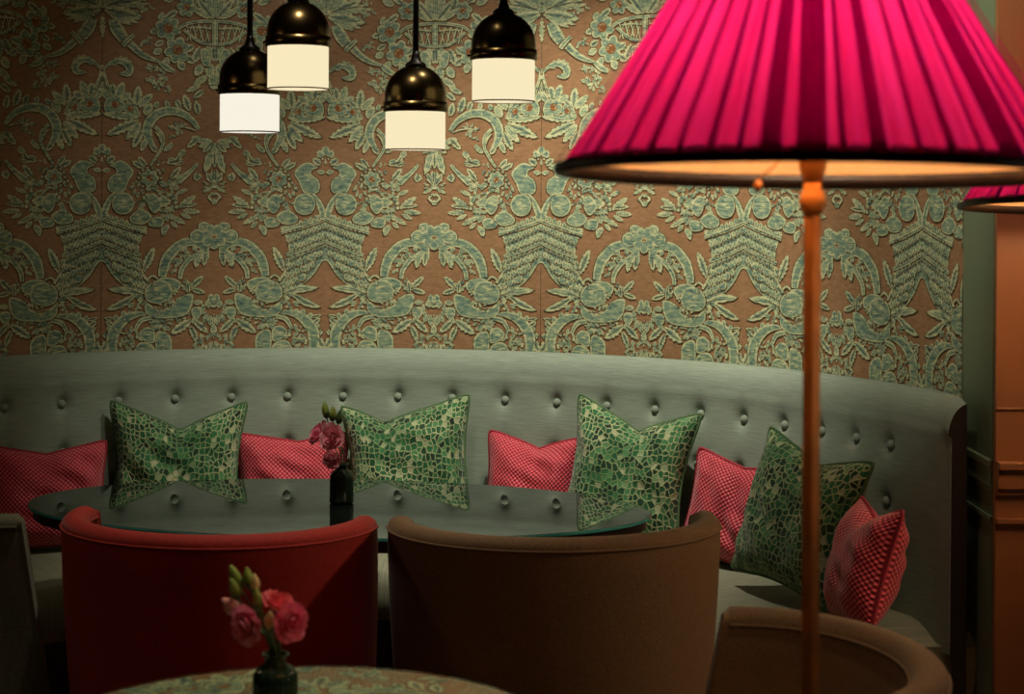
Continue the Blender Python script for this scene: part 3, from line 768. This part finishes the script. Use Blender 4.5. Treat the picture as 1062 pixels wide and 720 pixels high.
cushion('green_cushion', 'green scale-patterned cushion just right of the small flower vase', 'g', 425, 1.38, .712, .42, .41, .16, (.12, -.30), .02, 12, 4, -5, 2, GG)
cushion('green_cushion', 'green scale-patterned cushion between two red ones, above the right tip of oval table', 'g', 652, 1.37, .725, .41, .43, .17, (.13, .05), .03, 12, 10, 5, 3, GG)
cushion('green_cushion', 'large tilted green scale-patterned cushion partly behind the lamp pole', 'g', 831, 1.335, .712, .43, .40, .16, (.08, .1), .02, 15, 8, 6, 4, GG)
cushion('red_cushion', 'red woven cushion at the left edge, mostly left of the first green cushion', 'r', 50, 1.375, .655, .36, .31, .13, (.06, .0), .03, 10, -16, 0, 5, RG)
cushion('red_cushion', 'red woven cushion between the first green cushion and the small flower vase', 'r', 305, 1.405, .655, .36, .30, .12, (.05, .1), .02, 8, 0, 0, 6, RG)
cushion('red_cushion', 'red woven cushion in the middle, between two green cushions', 'r', 552, 1.405, .662, .305, .32, .13, (.10, .1), .02, 10, 6, 2, 7, RG)
cushion('red_cushion', 'red woven cushion with a pale stitched top, right of the third green cushion', 'r', 756, 1.432, .660, .28, .30, .07, (.04, .2), .01, 8, 8, 8, 8, RG)
cushion('red_cushion', 'red woven cushion at the right end, leaning in front of the tilted green one', 'r', 899, 1.325, .672, .29, .30, .14, (.12, .0), .02, 17, 0, -3, 9, RG, yaw=-82)

# ------------------------------------------------------------------ oval table
OT = thing('oval_table', 'dark smoked glass oval table in front of the curved banquette', 'table', (-.43, 4.28, 0), R_(-7))
TA, TB, TZ = .775, .405, .745
def ellipse(a, b, n=120): return [(a * math.cos(2 * pi * i / n), b * math.sin(2 * pi * i / n)) for i in range(n)]
def oval_slab(mb, a, b, z0, z1, r, m=0):
    rows = []
    for k, (d, z) in enumerate(((r, z0), (0, z0 + r), (0, z1 - r), (r, z1))):
        rows.append([(x, y, z) for x, y in ellipse(a - d, b - d)])
    ids = mb.grid(rows, close_u=True, m=m, smooth=False)
    mb.face(ids[-1], m, False); mb.face(ids[0][::-1], m, False)
mb = MB(); oval_slab(mb, TA, TB, TZ - .008, TZ, .0015); mb.build('glass_top', M['mirror_glass'], OT)
mb = MB(); rows = [[(x, y, z) for x, y in ellipse(TA + d, TB + d)] for d, z in ((.0004, TZ - .0075), (.0012, TZ - .004), (.0004, TZ - .0008))]
mb.grid(rows, close_u=True); mb.build('glass_edge', M['glass_edge'], OT)
mb = MB(); oval_slab(mb, TA - .012, TB - .012, TZ - .036, TZ - .0082, .003); mb.build('table_top', M['dark_wood'], OT)
mb = MB(); mb.lathe([(.05, .06), (.045, .3), (.05, .66), (.16, .705)], 32); mb.build('pedestal', M['black_metal'], OT)
mb = MB(); oval_slab(mb, .36, .22, 0.001, .03, .008); mb.lathe([(.12, .03), (.05, .062)], 32); mb.build('base', M['black_metal'], OT)

# ------------------------------------------------------------------ barrel chairs
CH = .834
def shell_pt(p, s, outer, W, Dp, t, sl=.20):
    """p in [-1,1] along the U, s height, outer True/False"""
    z = s; tap = lerp(.90, 1.0, sstep(.15, CH, z))
    w = (W if outer else W - t) * tap; d = (Dp if outer else Dp - t) * tap
    ext = (CH - z) * sl + .012
    lim = .86
    if abs(p) <= lim:
        a = p / lim * pi / 2
        return Vector((w * math.sin(a), -d * math.cos(a), z))
    k = (abs(p) - lim) / (1 - lim)
    return Vector((math.copysign(w, p), k * ext, z))
def build_chair(name, label, mats, W=.345, Dp=.30, loc=(0, 0), yaw=0, sf=.30, sl=.20):
    """opening faces +Y in its own axes"""
    t = .055; e = thing(name, label, 'chair', (loc[0], loc[1], 0), R_(yaw))
    mb = MB(); n = 72; prof = []
    Z0 = .17
    for i in range(12): prof.append((lerp(Z0, CH - .022, i / 11), 0.0))
    for i in range(1, 8):
        a = i / 8 * pi; prof.append((CH - .022 + .022 * math.sin(a), (1 - math.cos(a)) / 2))
    for i in range(12): prof.append((lerp(CH - .022, Z0, i / 11), 1.0))
    rows = []
    for k in range(n + 1):
        p = -1 + 2 * k / n; row = []
        for z, f in prof:
            row.append(shell_pt(p, z, True, W, Dp, t, sl).lerp(shell_pt(p, z, False, W, Dp, t, sl), f))
        rows.append(row)
    # rounded arm fronts
    def cap(row, sgn):
        out = []
        for j, (z, f) in enumerate(prof):
            q_ = row[j].copy(); q_.y += .012; mid = (row[0] + row[-1]) / 2
            q_.x = lerp(q_.x, mid.x, .35); q_.z = min(q_.z, CH - .012) if True else q_.z
            out.append(q_)
        return out
    rows = [cap(rows[0], -1)] + rows + [cap(rows[-1], 1)]
    ids = mb.grid(rows, close_u=True)
    mb.face(ids[0], 0, False); mb.face(ids[-1][::-1], 0, False)
    mb.build('backrest', mats[0], e)
    pm = MB(); pts = [shell_pt(-1 + 2 * k / 60, CH - .024, True, W + .001, Dp + .001, t) for k in range(61)]
    pm.tube(pts, .0028, 6); 
    pts = [shell_pt(-1 + 2 * k / 60, CH - .024, False, W - .001, Dp - .001, t) for k in range(61)]
    pm.tube(pts, .0028, 6); pm.build('piping', mats[1], e)
    # seat cushion: D shape
    sm = MB(); ring = []
    w, d = (W - t) * .93 - .004, (Dp - t) * .93 - .004
    for k in range(33):
        a = -pi / 2 + pi * k / 32; ring.append((w * math.sin(a), -d * math.cos(a)))
    for k in range(1, 12):
        a = pi * k / 12; c_ = math.cos(a); s_ = math.sin(a)
        ring.append((w * math.copysign(abs(c_) ** .45, c_), sf * abs(s_) ** .45))
    rows = []
    for sc, z in ((.94, .30), (1, .32), (1, .43), (.985, .452), (.93, .466), (.6, .474), (.05, .476)):
        rows.append([(x * sc, (y - .02) * sc + .02, z) for x, y in ring])
    ids = sm.grid(rows, close_u=True); sm.face(ids[0][::-1], 0, False); sm.face(ids[-1], 0, False)
    sm.build('seat', mats[0], e)
    fm = MB(); rows = []
    for sc, z in ((.9, .18), (.93, .19), (.93, .298), (.90, .3)):
        rows.append([(x * sc, (y - .02) * sc + .02, z) for x, y in ring])
    ids = fm.grid(rows, close_u=True, smooth=False); fm.face(ids[0][::-1], 0, False); fm.face(ids[-1], 0, False)
    fm.build('seat_frame', mats[0], e)
    for x, y in ((-.2, -.16), (.2, -.16), (-.21, sf - .1), (.21, sf - .1)):
        lm = MB(); lm.lathe([(.013, 0.0), (.022, .185)], 14, (x, y, 0)); lm.build('leg', M['dark_wood'], e)
    return e
RC = build_chair('barrel_chair', 'red barrel chair seen from behind, drawn up to the oval table', (M['red_cloth'], M['red_cloth']), .338, .285, (-.617, 3.70), -9)
build_chair('barrel_chair', 'brown barrel chair seen from behind, right of the red chair at the oval table', (M['brown_cloth'], M['brown_cloth']), .354, .285, (.094, 3.69), 7)
build_chair('barrel_chair', 'brown barrel chair in front of the lamp pole, its hollow side showing', (M['brown_cloth'], M['brown_cloth']), .315, .275, (.365, 2.565), 88)
build_chair('barrel_chair', 'dark olive barrel chair cut off by the left edge, beside the red chair', (M['olive_cloth'], M['olive_cloth']), .325, .30, (-1.032, 3.365), -86, .12, .16)

# ------------------------------------------------------------------ round foreground table
RT = thing('round_table', 'round foreground table with floral damask under its clear glass top', 'table', (-.305, 2.43, 0))
RR = .388; ZR = .745
mb = MB(); n = 96
mb.lathe([(RR - .006, ZR - .034), (RR, ZR - .030), (RR, ZR - .006), (RR - .002, ZR - .0042)], n); mb.build('table_top', M['dark_wood'], RT)
mb = MB(); zc = ZR - .0041
mb.poly([(RR * .996 * math.cos(2 * pi * i / n), RR * .996 * math.sin(2 * pi * i / n), zc) for i in range(n)], 0)
rt = RR * .985
for k in (-1, 0, 1):
    for sg in (1, -1):
        for idx, (lv, m, poly) in enumerate(EL):
            for vo in (150, 520):
                pl = [(k * .69 - .10 + sg * max(0, min(113.0, u)) * PSC, (vo + 52 - v) * PSC) for u, v in poly]
                if any(x * x + y * y > (rt * 1.35) ** 2 for x, y in pl): continue
                if any(x * x + y * y > rt * rt for x, y in pl):
                    pl = [(x, y) if x * x + y * y <= rt * rt else (x * rt / math.hypot(x, y), y * rt / math.hypot(x, y)) for x, y in pl]
                A = sum(pl[i - 1][0] * pl[i][1] - pl[i][0] * pl[i - 1][1] for i in range(len(pl)))
                if abs(A) < 1e-7: continue
                if A < 0: pl = pl[::-1]
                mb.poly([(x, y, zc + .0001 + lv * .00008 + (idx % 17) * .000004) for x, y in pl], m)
mb.build('damask_cloth', WP, RT)
mb = MB(); mb.lathe([(RR - .003, ZR - .0018), (RR - .002, ZR - .0014), (RR - .002, ZR - .0005), (RR - .003, ZR)], n); mb.build('glass_top', M['clear_glass'], RT)
mb = MB(); mb.lathe([(.22, .001), (.22, .018), (.05, .04), (.032, .08), (.032, .66), (.12, .71)], 40); mb.build('pedestal', M['black_metal'], RT)

# ------------------------------------------------------------------ vases and flowers
def frame_to(d):
    return d.normalized().to_track_quat('Z', 'Y').to_matrix()
def vase(name, label, loc, r, h, ribs):
    e = thing(name, label, 'vase', loc, 0)
    mod = (lambda a, z: 1 + (.022 * math.cos(ribs * a) if .006 < z < h * .74 else 0)) if ribs else None
    mb = MB()
    mb.lathe([(r * .9, 0), (r, .004), (r * 1.0, h * .10), (r * .985, h * .62), (r * .97, h * .70), (r * .80, h * .80), (r * .52, h * .86), (r * .45, h * .90), (r * .47, h * .96), (r * .62, h * .985), (r * .62, h),
              (r * .52, h), (r * .40, h * .95), (r * .38, h * .90), (r * .45, h * .85), (r * .74, h * .785), (r * .90, h * .68), (r * .92, h * .1), (r * .85, .006)], 72, mod=mod)
    mb.build('bottle', M['vase'], e)
    return e
V1 = Vector(((288 - XC) / F * 2.5, 2.5, ZR + .0004)); V2 = Vector((-.42, 4.315, TZ + .0004))
vase('flower_vase', 'ribbed dark green glass bottle vase on the round foreground table', V1, .0325, .100, 22)
vase('flower_vase', 'plain dark green glass bottle vase on the oval table', V2, .0300, .098, 0)

def petal_grid(mb, c, Mx, phi, half, R, Hh, z0, curl, ruf, ph, n=7):
    rows = []
    for i in range(n):
        t = i / (n - 1); row = []
        for j in range(n):
            a = -1 + 2 * j / (n - 1)
            wid = half * (math.sin(pi * min(1, .12 + .55 * t)) ** .7) * (1 if t < .9 else .9)
            ang = phi + a * wid
            rad = R * (math.sin(t * pi / 2) ** .75) * (1 - .10 * a * a * t) + curl * R * t ** 3
            z = z0 + Hh * t ** 1.15 - curl * Hh * .55 * t ** 4 + ruf * R * math.sin(4.5 * a + ph) * t * t + ruf * .6 * R * math.sin(9 * a + 2 * ph) * t ** 3
            row.append(c + Mx @ Vector((rad * math.cos(ang), rad * math.sin(ang), z)))
        rows.append(row)
    mb.grid(rows)
def bloom_mesh(c, d, R, seed, open_=1.0):
    rg = random.Random(seed); mb = MB(); Mx = frame_to(d)
    lay = ((6, 1.0, .55, .75, .35 * open_), (6, .80, .78, .70, .22 * open_), (5, .58, .88, .75, .10), (4, .36, .92, .85, .02), (3, .18, .9, 1.0, 0))
    for li, (n, rr, hh, half, curl) in enumerate(lay):
        o = rg.uniform(0, 6)
        for k in range(n):
            petal_grid(mb, c, Mx, o + 2 * pi * k / n + rg.uniform(-.15, .15), half * rg.uniform(.85, 1.1), R * rr * rg.uniform(.92, 1.08), R * hh * rg.uniform(.9, 1.1), 0, curl, .10, rg.uniform(0, 6))
    return mb
def bud_mesh(c, d, L, r, twist=2.0):
    mb = MB(); Mx = frame_to(d); rows = []
    for i in range(15):
        t = i / 14; rr = r * (math.sin(pi * (t * .93 + .04)) ** .7) * (1 - .35 * t) * 1.25
        row = []
        for j in range(20):
            a = 2 * pi * j / 20 + twist * t
            k = 1 + .10 * math.cos(3 * (a - 2 * pi * t * .2)) * math.sin(pi * t)
            row.append(c + Mx @ Vector((rr * k * math.cos(a), rr * k * math.sin(a), L * t)))
        rows.append(row)
    ids = mb.grid(rows, close_u=True); mb.face(ids[0][::-1]); mb.face(ids[-1]); return mb
def sepals(c, d, r, L):
    mb = MB(); Mx = frame_to(d)
    for k in range(5):
        a = 2 * pi * k / 5; rows = []
        for i in range(6):
            t = i / 5; w = r * .42 * math.sin(pi * (.15 + .85 * t)) ; rad = r * (.35 + .75 * math.sin(t * pi * .6)); 
            rows.append([c + Mx @ Vector((rad * math.cos(a) - s * w * math.sin(a), rad * math.sin(a) + s * w * math.cos(a), L * t - .15 * L)) for s in (-1, 0, 1)])
        mb.grid(rows)
    return mb
def flower_stem(name, label, base, head, d, kind, size, mat, seed, group, leaves=1, neck=.066):
    """stem from the vase neck to a head that looks along d"""
    base = Vector(base); head = Vector(head); d = Vector(d).normalized()
    e = thing(name, label, 'flower', base, 0, group); b0 = Vector((0, 0, 0)); h = head - base
    nk = Vector((0, 0, neck)); hv = (h - nk).length
    mid1 = nk + Vector((0, 0, .38 * hv)); mid2 = h - d * .28 * hv
    pts = [b0, nk * .5]
    for i in range(15):
        t = i / 14; pts.append(nk * (1 - t) ** 3 + mid1 * 3 * t * (1 - t) ** 2 + mid2 * 3 * t * t * (1 - t) + h * t ** 3)
    mb = MB(); mb.tube(pts, lambda t: .0015 - .0002 * t, 8); mb.build('stem', M['green_stem'], e)
    if kind == 'bloom':
        bloom_mesh(h, d, size, seed).build('bloom', mat, e); sepals(h, d, size * .34, size * .5).build('sepals', M['green_stem'], e)
    else:
        bud_mesh(h, d, size, size * (.30 if mat is M['bud_pink'] else .225)).build('bud', mat, e); sepals(h, d, size * .24, size * .42).build('sepals', M['green_stem'], e)
    rg = random.Random(seed)
    for k in range(leaves):
        t = .45 + .3 * k; p = pts[2 + int(t * 14)]; a = rg.uniform(0, 2 * pi); dr = Vector((math.cos(a), math.sin(a), .9)).normalized(); L = .018
        side = dr.cross(Vector((0, 0, 1))).normalized(); rows = []
        for i in range(7):
            s = i / 6; w = .0042 * math.sin(pi * min(1, .06 + s * .94)); c_ = p + dr * L * s + Vector((0, 0, -.006 * s * s))
            rows.append([c_ - side * w, c_ + Vector((0, 0, -.0008)), c_ + side * w])
        lm = MB(); lm.grid(rows); lm.build('leaf', M['green_stem'], e)
    return e
G1 = 'flowers in the foreground vase'; G2 = 'flowers in the vase on the oval table'
nz = V1 + Vector((0, 0, .055))
def hp(px, py, D): return at(px, py, D)
def nb(dx, dy, z=.035): return (V1.x + dx, V1.y + dy, V1.z + z)
flower_stem('pink_flower', 'open dusky pink bloom hanging lowest at left of the foreground vase', nb(-0.0055, -0.0040), hp(262, 648, 2.468), (-.55, -.75, -.05), 'bloom', .0225, M['petal_pink'], 11, G1)
flower_stem('pink_flower', 'coral red bloom highest at right of the foreground vase', nb(0.0065, 0.0020), hp(289, 632, 2.535), (.35, -.18, .9), 'bloom', .0235, M['petal_red'], 23, G1)
flower_stem('pink_flower', 'rose pink ruffled bloom on the right side of the foreground vase', nb(0.0050, -0.0050), hp(300, 645, 2.470), (.66, -.66, .05), 'bloom', .022, M['petal_rose'], 31, G1)
flower_stem('flower_bud', 'pale pink bud pointing left above the foreground vase', nb(-0.0075, 0.0010), hp(251, 638, 2.515), (-.80, -.05, .68), 'bud', .034, M['bud_pink'], 41, G1)
flower_stem('flower_bud', 'taller cream bud standing amid the green buds of the foreground vase', nb(-0.0012, 0.0035), hp(267, 616, 2.51), (-.05, -.1, 1), 'bud', .028, M['bud_cream'], 43, G1)
flower_stem('flower_bud', 'lower cream bud between the pink blooms of the foreground vase', nb(0.0008, -0.0075), hp(281, 655, 2.472), (.12, -.35, 1), 'bud', .031, M['bud_cream'], 47, G1, 0)
flower_stem('flower_bud', 'slim green bud topping the foreground bunch at its left', nb(-0.0040, 0.0060), hp(251, 611, 2.535), (-.45, .05, 1), 'bud', .036, M['bud_green'], 53, G1, 0)
flower_stem('flower_bud', 'second tallest green bud, right of the topmost one in the foreground bunch', nb(0.0030, 0.0068), hp(262, 612, 2.53), (-.2, .05, 1), 'bud', .032, M['bud_green'], 59, G1, 0)
flower_stem('flower_bud', 'fat green bud above the pale pink bud in the foreground bunch', nb(-0.0035, 0.0010), hp(249, 622, 2.51), (-.35, -.15, 1), 'bud', .032, M['bud_green'], 61, G1, 0)
flower_stem('flower_bud', 'green bud between the two cream buds of the foreground bunch', nb(0.0012, -0.0022), hp(270, 632, 2.48), (-.1, -.2, 1), 'bud', .030, M['bud_green'], 67, G1, 0)
def n2(dx, dy, z=.03): return (V2.x + dx, V2.y + dy, V2.z + z)
flower_stem('pink_flower', 'large pink bloom facing out above the vase on the oval table', n2(0.0000, -0.0065), hp(347, 455, 4.27), (-.25, -.92, .25), 'bloom', .026, M['petal_light'], 71, G2)
flower_stem('pink_flower', 'smaller peach pink bloom below the large one on the oval table', n2(-0.0060, -0.0020), hp(346, 477, 4.255), (-.25, -.9, -.2), 'bloom', .018, M['petal_light'], 73, G2)
flower_stem('pink_flower', 'dusky pink bloom at left, behind the large one on the oval table', n2(-0.0040, 0.0045), hp(334, 453, 4.345), (-.65, -.35, .5), 'bloom', .026, M['petal_pink'], 79, G2)
flower_stem('flower_bud', 'leftmost green bud rising over the blooms on the oval table', n2(0.0005, 0.0065), hp(340, 434, 4.35), (-.15, 0, 1), 'bud', .040, M['bud_green'], 83, G2, 0)
flower_stem('flower_bud', 'middle green bud rising over the blooms on the oval table', n2(0.0048, 0.0042), hp(346, 437, 4.335), (.02, 0, 1), 'bud', .036, M['bud_green'], 89, G2, 0)
flower_stem('flower_bud', 'dark green bud standing right of the blooms on the oval table', n2(0.0062, -0.0020), hp(352, 440, 4.31), (.12, -.1, 1), 'bud', .034, M['green_stem'], 97, G2, 1)

# ------------------------------------------------------------------ pendants
CB = CEIL
def pendant(label, px, y_dome_top, y_collar, y_bot, wpx, D, white, group):
    r = wpx / 2 / F * D; zt = at(px, y_dome_top, D).z; zc = at(px, y_collar, D).z; zb = at(px, y_bot, D).z; X = (px - XC) / F * D
    e = thing('pendant_lamp', label, 'lamp', (X, D, zb), 0, group)
    zt -= zb; zc -= zb; top = CB - zb
    mb = MB(); rd = r * .985; hd = zt - zc; prof = []
    k0 = max(.0, hd - rd) 
    for i in range(14):
        a = i / 13 * pi / 2; prof.append((max(.004, rd * math.cos(a)), zc + k0 + (hd - k0) * math.sin(a)))
    mb.lathe([(rd * .95, zc - .004), (rd, zc), ] + prof, 48); mb.build('dome', M['bronze'], e)
    mb = MB(); mb.lathe([(rd * 1.0, zc - .002), (rd * 1.045, zc - .001), (rd * 1.045, zc + .022), (rd * 1.0, zc + .023)], 48)
    for a in (0, 120, 240):
        ax = Matrix.Rotation(R_(a + 175), 3, 'Z') @ Matrix.Rotation(pi / 2, 3, 'Y')
        mb.lathe([(.0022, rd * 1.03), (.0022, rd * 1.10), (.0035, rd * 1.10), (.0035, rd * 1.13)], 10, (0, 0, zc + .010), axis=ax)
    mb.build('collar', M['bronze'], e)
    mb = MB(); mb.lathe([(.027, zt - .003), (.024, zt + .004), (.014, zt + .010), (.010, zt + .022), (.0075, zt + .034)], 24); mb.build('neck', M['black_metal'], e)
    mb = MB(); mb.lathe([(.0075, zt + .03), (.0075, top - .02)], 14); mb.build('rod', M['black_metal'], e)
    mb = MB(); mb.lathe([(.05, top - .022), (.055, top - .018), (.055, top - .0005)], 28); mb.build('canopy', M['black_metal'], e)
    rs = r * .955
    mb = MB(); mb.lathe([(rs * .975, .0015), (rs, .0015), (rs, zc - .0015), (rs * .975, zc - .0015)], 56, caps=False); mb.build('lamp_shade', M['pend_white'] if white else M['pend'], e)
    mb = MB(); mb.lathe([(rs * .972, .0), (rs * 1.004, .0), (rs * 1.004, .003), (rs * .972, .003)], 56, caps=False); mb.build('shade_rim', M['pend_rim'], e)
    mb = MB(); mb.lathe([(.0005, .012), (rs * .97, .012)], 48, caps=False); mb.build('diffuser', M['pend_in'], e)
    return e
PG = 'domed pendant lamps over the oval table'
pendant('leftmost pendant lamp, white shade, its dark dome partly behind the next one', 258.5, 52, 99, 139, 64, 4.35, True, PG)
pendant('highest hung pendant lamp, second from left, overlapping the leftmost one', 308.5, 2, 49, 94, 66, 4.15, False, PG)
pendant('lowest hung pendant lamp with cream shade, third from left', 430.5, 68, 116, 156.5, 65, 4.25, False, PG)
pendant('rightmost pendant lamp, cream shade, hung nearest the big pink lampshade', 521.5, 13, 62, 106, 68, 4.1, False, PG)

# ------------------------------------------------------------------ floor lamps
def floor_lamp(label, loc, rim_z, Rb, tiltx, tilty, n_pleat, seed, power_mat):
    e = thing('floor_lamp', label, 'lamp', loc, 0, 'pink pleated floor lamps')
    rg = random.Random(seed)
    slope = .62; Hs = .29; Rt = Rb - Hs * slope
    TM = Matrix.Translation((0, 0, rim_z)) @ Matrix.Rotation(R_(tiltx), 4, 'X') @ Matrix.Rotation(R_(tilty), 4, 'Y')
    n = n_pleat * 8
    amp = [rg.uniform(.5, 1.25) for _ in range(n_pleat)]; sh = [rg.uniform(-.25, .25) for _ in range(n_pleat)]
    rows, uvs = [], []
    for i in range(15):
        t = i / 14; row, uv = [], []
        R = lerp(Rb, Rt, t)
        for j in range(n):
            a = 2 * pi * j / n; k = j // 8; ph = (j % 8) / 8
            fold = (ph ** 1.6 if ph < .8 else (1 - ph) / .2 * .7) - .35
            rr = R * (1 + .030 * amp[k] * fold) - .003
            aa = a + sh[k] * .03 * math.sin(pi * t) + .035 * math.sin(5 * a + seed) + .022 * math.sin(11 * a + 2 * seed)
            row.append(TM @ Vector((rr * math.cos(aa), rr * math.sin(aa), Hs * t + .004))); uv.append((j / n, t))
        rows.append(row); uvs.append(uv)
    mb = MB(); mb.grid(rows, uvs, close_u=True); sh_o = mb.build('lamp_shade', M['shade'], e)
    # gathered folds lying over the pleats
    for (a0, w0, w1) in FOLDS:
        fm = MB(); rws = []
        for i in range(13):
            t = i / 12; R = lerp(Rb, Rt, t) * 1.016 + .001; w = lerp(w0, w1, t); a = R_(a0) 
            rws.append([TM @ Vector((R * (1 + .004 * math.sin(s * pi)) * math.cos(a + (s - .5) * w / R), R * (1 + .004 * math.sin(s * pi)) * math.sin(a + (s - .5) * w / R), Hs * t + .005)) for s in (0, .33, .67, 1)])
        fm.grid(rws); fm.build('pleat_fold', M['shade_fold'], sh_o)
    for z, R, nm in ((0, Rb, 'bottom_trim'), (Hs, Rt, 'top_trim')):
        tm = MB(); rws = []
        for dr, dz in ((.0045, -.004), (.0065, .0), (.0055, .006), (.001, .007), (-.010, .013), (-.012, .012), (-.005, -.004)):
            rws.append([TM @ Vector(((R + dr) * math.cos(2 * pi * j / 120), (R + dr) * math.sin(2 * pi * j / 120), z + dz)) for j in range(120)])
        tm.grid(rws, close_u=True, close_v=True); tm.build(nm, M['trim'], e)
    # spider, bulb, pole
    sp = MB()
    for k in range(3):
        a = 2 * pi * k / 3 + .4; sp.tube([TM @ Vector((0, 0, Hs - .03)), TM @ Vector((Rt * math.cos(a), Rt * math.sin(a), Hs - .004))], .002, 6)
    sp.tube([Vector((0, 0, rim_z + .02)), Vector((.03, 0, rim_z + .05)), Vector((.04, 0, rim_z + .15)), TM @ Vector((0, 0, Hs - .03))], .0022, 6)
    sp.build('shade_carrier', M['copper'], e)
    bm_ = MB(); zb = rim_z + .055
    bm_.lathe([(.012, zb), (.016, zb + .02), (.026, zb + .04), (.030, zb + .058), (.026, zb + .078), (.014, zb + .09), (.001, zb + .094)], 20); bm_.build('bulb', power_mat, e)
    hm = MB(); hm.lathe([(.009, rim_z - .012), (.014, rim_z + .005), (.017, rim_z + .02), (.017, zb)], 20); hm.build('bulb_holder', M['copper'], e)
    cm = MB(); cm.lathe([(.009, rim_z - .044), (.0115, rim_z - .040), (.0145, rim_z - .030), (.0125, rim_z - .022), (.0095, rim_z - .016), (.0095, rim_z - .006)], 24); cm.build('collar', M['copper'], e)
    pm = MB(); w = .0068
    rot = Matrix.Rotation(R_(38), 3, 'Z')
    rws = []
    for z in (.03, rim_z - .042):
        rws.append([rot @ Vector((x * w, y * w, z)) for x, y in ((-1, -1), (1, -1), (1, 1), (-1, 1))])
    ids = pm.grid(rws, close_u=True, smooth=False); pm.face(ids[0][::-1], 0, False); pm.face(ids[1], 0, False)
    pm.build('pole', M['copper'], e, bevel=.0012)
    bs = MB(); bs.lathe([(.125, .001), (.130, .006), (.128, .014), (.05, .022), (.02, .030), (.012, .045)], 48); bs.build('base', M['copper'], e)
    ch = MB(); a = R_(248); p0 = TM @ Vector((.03, -.02, .03)); 
    ch.tube([p0, p0 + Vector((-.05, -.02, -.0)), p0 + Vector((-.095, -.03, -.038))], .0012, 6); 
    ch.lathe([(.001, -.008), (.004, -.004), (.004, .003), (.001, .006)], 10, tuple(p0 + Vector((-.095, -.03, -.044)))); ch.build('pull_chain', M['copper'], e)
    return e
# dark folds: azimuth in degrees (270 faces the camera), width at rim and at top
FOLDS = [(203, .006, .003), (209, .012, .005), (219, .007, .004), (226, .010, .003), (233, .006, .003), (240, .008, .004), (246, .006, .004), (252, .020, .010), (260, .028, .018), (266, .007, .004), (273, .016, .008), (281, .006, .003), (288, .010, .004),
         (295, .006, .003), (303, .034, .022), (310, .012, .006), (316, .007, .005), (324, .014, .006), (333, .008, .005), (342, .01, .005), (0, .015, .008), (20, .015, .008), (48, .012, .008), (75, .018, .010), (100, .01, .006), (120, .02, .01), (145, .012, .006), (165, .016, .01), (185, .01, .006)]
floor_lamp('big foreground floor lamp with pink pleated shade and slim copper pole', (at(842.5, 0, 1.84).x, 1.84, 0), 1.530, .268, -2.2, .6, 46, 3, M['bulb'])
floor_lamp('second pink pleated floor lamp, cut off by the right edge before the brown wall', (1.20, 3.58, 0), 1.494, .268, -3.4, .3, 46, 8, M['bulb'])

# ------------------------------------------------------------------ light
def spot(loc, target, power, size=70, blend=.8, col=(1, .84, .62), rad=.04):
    l = bpy.data.lights.new('spot_or_fill', 'SPOT'); l.energy = power; l.spot_size = R_(size); l.spot_blend = blend; l.color = col; l.shadow_soft_size = rad
    o = bpy.data.objects.new('spot_or_fill', l); C.objects.link(o); o.location = loc
    o.rotation_euler = (Vector(target) - Vector(loc)).to_track_quat('-Z', 'Y').to_euler(); return o
WARM = (1, .9, .74)
spot((.12, 4.25, 2.9), (.02, 5.1, 1.05), 136, 68, col=WARM)
spot((.25, 4.1, 2.9), (.26, 5.1, 1.3), 56, 54, col=WARM)
spot((-.45, 4.2, 2.9), (-.45, 5.3, 1.4), 28, 74, col=WARM)
spot((.25, 3.3, 2.85), (1.05, 4.45, 1.72), 95, 46, col=WARM)  # added fill aimed at the right of the papered wall and green return
spot((-.42, 3.62, 2.9), (-.42, 3.95, .86), 75, 50, col=(1, .86, .68))  # added fill for the small vase's flowers and the chair rims
spot((-.2, 2.75, 2.9), (-.25, 2.58, .75), 66, 29, col=(1, .84, .62))  # added fill over the round table, brightens its flowers and cloth
spot((.85, 3.9, 2.9), (.88, 3.9, .5), 24, 26, col=WARM)  # added fill for the right end of the seat
spot((.45, 2.45, 2.9), (.45, 2.5, .7), 30, 28, col=(1, .84, .62))  # added fill for the hollow brown chair
spot((2.4, 3.2, 1.9), (0, 3.45, .7), 54, 56, col=(1, .70, .42), rad=.04)  # unseen side lamp at the right, not a ceiling light
def point(loc, power, col=(1, .7, .42), rad=.06):
    l = bpy.data.lights.new('lamp_or_fill', 'POINT'); l.energy = power; l.color = col; l.shadow_soft_size = rad
    o = bpy.data.objects.new('lamp_or_fill', l); C.objects.link(o); o.location = loc
point((-2.0, 3.3, 1.7), 3.6)
point((1.7, 1.7, 1.25), 2.2, (1, .8, .56))  # added fill that gives the copper pole its orange side
w = bpy.data.worlds.new('World'); bpy.context.scene.world = w; w.use_nodes = True
w.node_tree.nodes['Background'].inputs[0].default_value = (.3, .22, .15, 1); w.node_tree.nodes['Background'].inputs[1].default_value = .02

# ------------------------------------------------------------------ camera
cam = bpy.data.cameras.new('camera'); co = bpy.data.objects.new('camera', cam); C.objects.link(co)
co.location = (0, 0, EYE); co.rotation_euler = (pi / 2, 0, 0)
cam.sensor_width = 36; cam.lens = F / 1062 * 36; cam.shift_y = -(360 - H0) / 1062
co.rotation_euler = (Matrix.Rotation(pi / 2, 3, 'X') @ Matrix.Rotation(R_(.28), 3, 'Z')).to_euler()
cam.dof.use_dof = True; cam.dof.focus_distance = 5.0; cam.dof.aperture_fstop = 6.3
sc = bpy.context.scene; sc.camera = co
sc.view_settings.view_transform = 'Standard'; sc.view_settings.look = 'None'; sc.view_settings.exposure = 0; sc.view_settings.gamma = 1
sc.view_settings.use_curve_mapping = False
sc.cycles.use_denoising = True; sc.cycles.max_bounces = 8; sc.cycles.caustics_reflective = False; sc.cycles.caustics_refractive = False
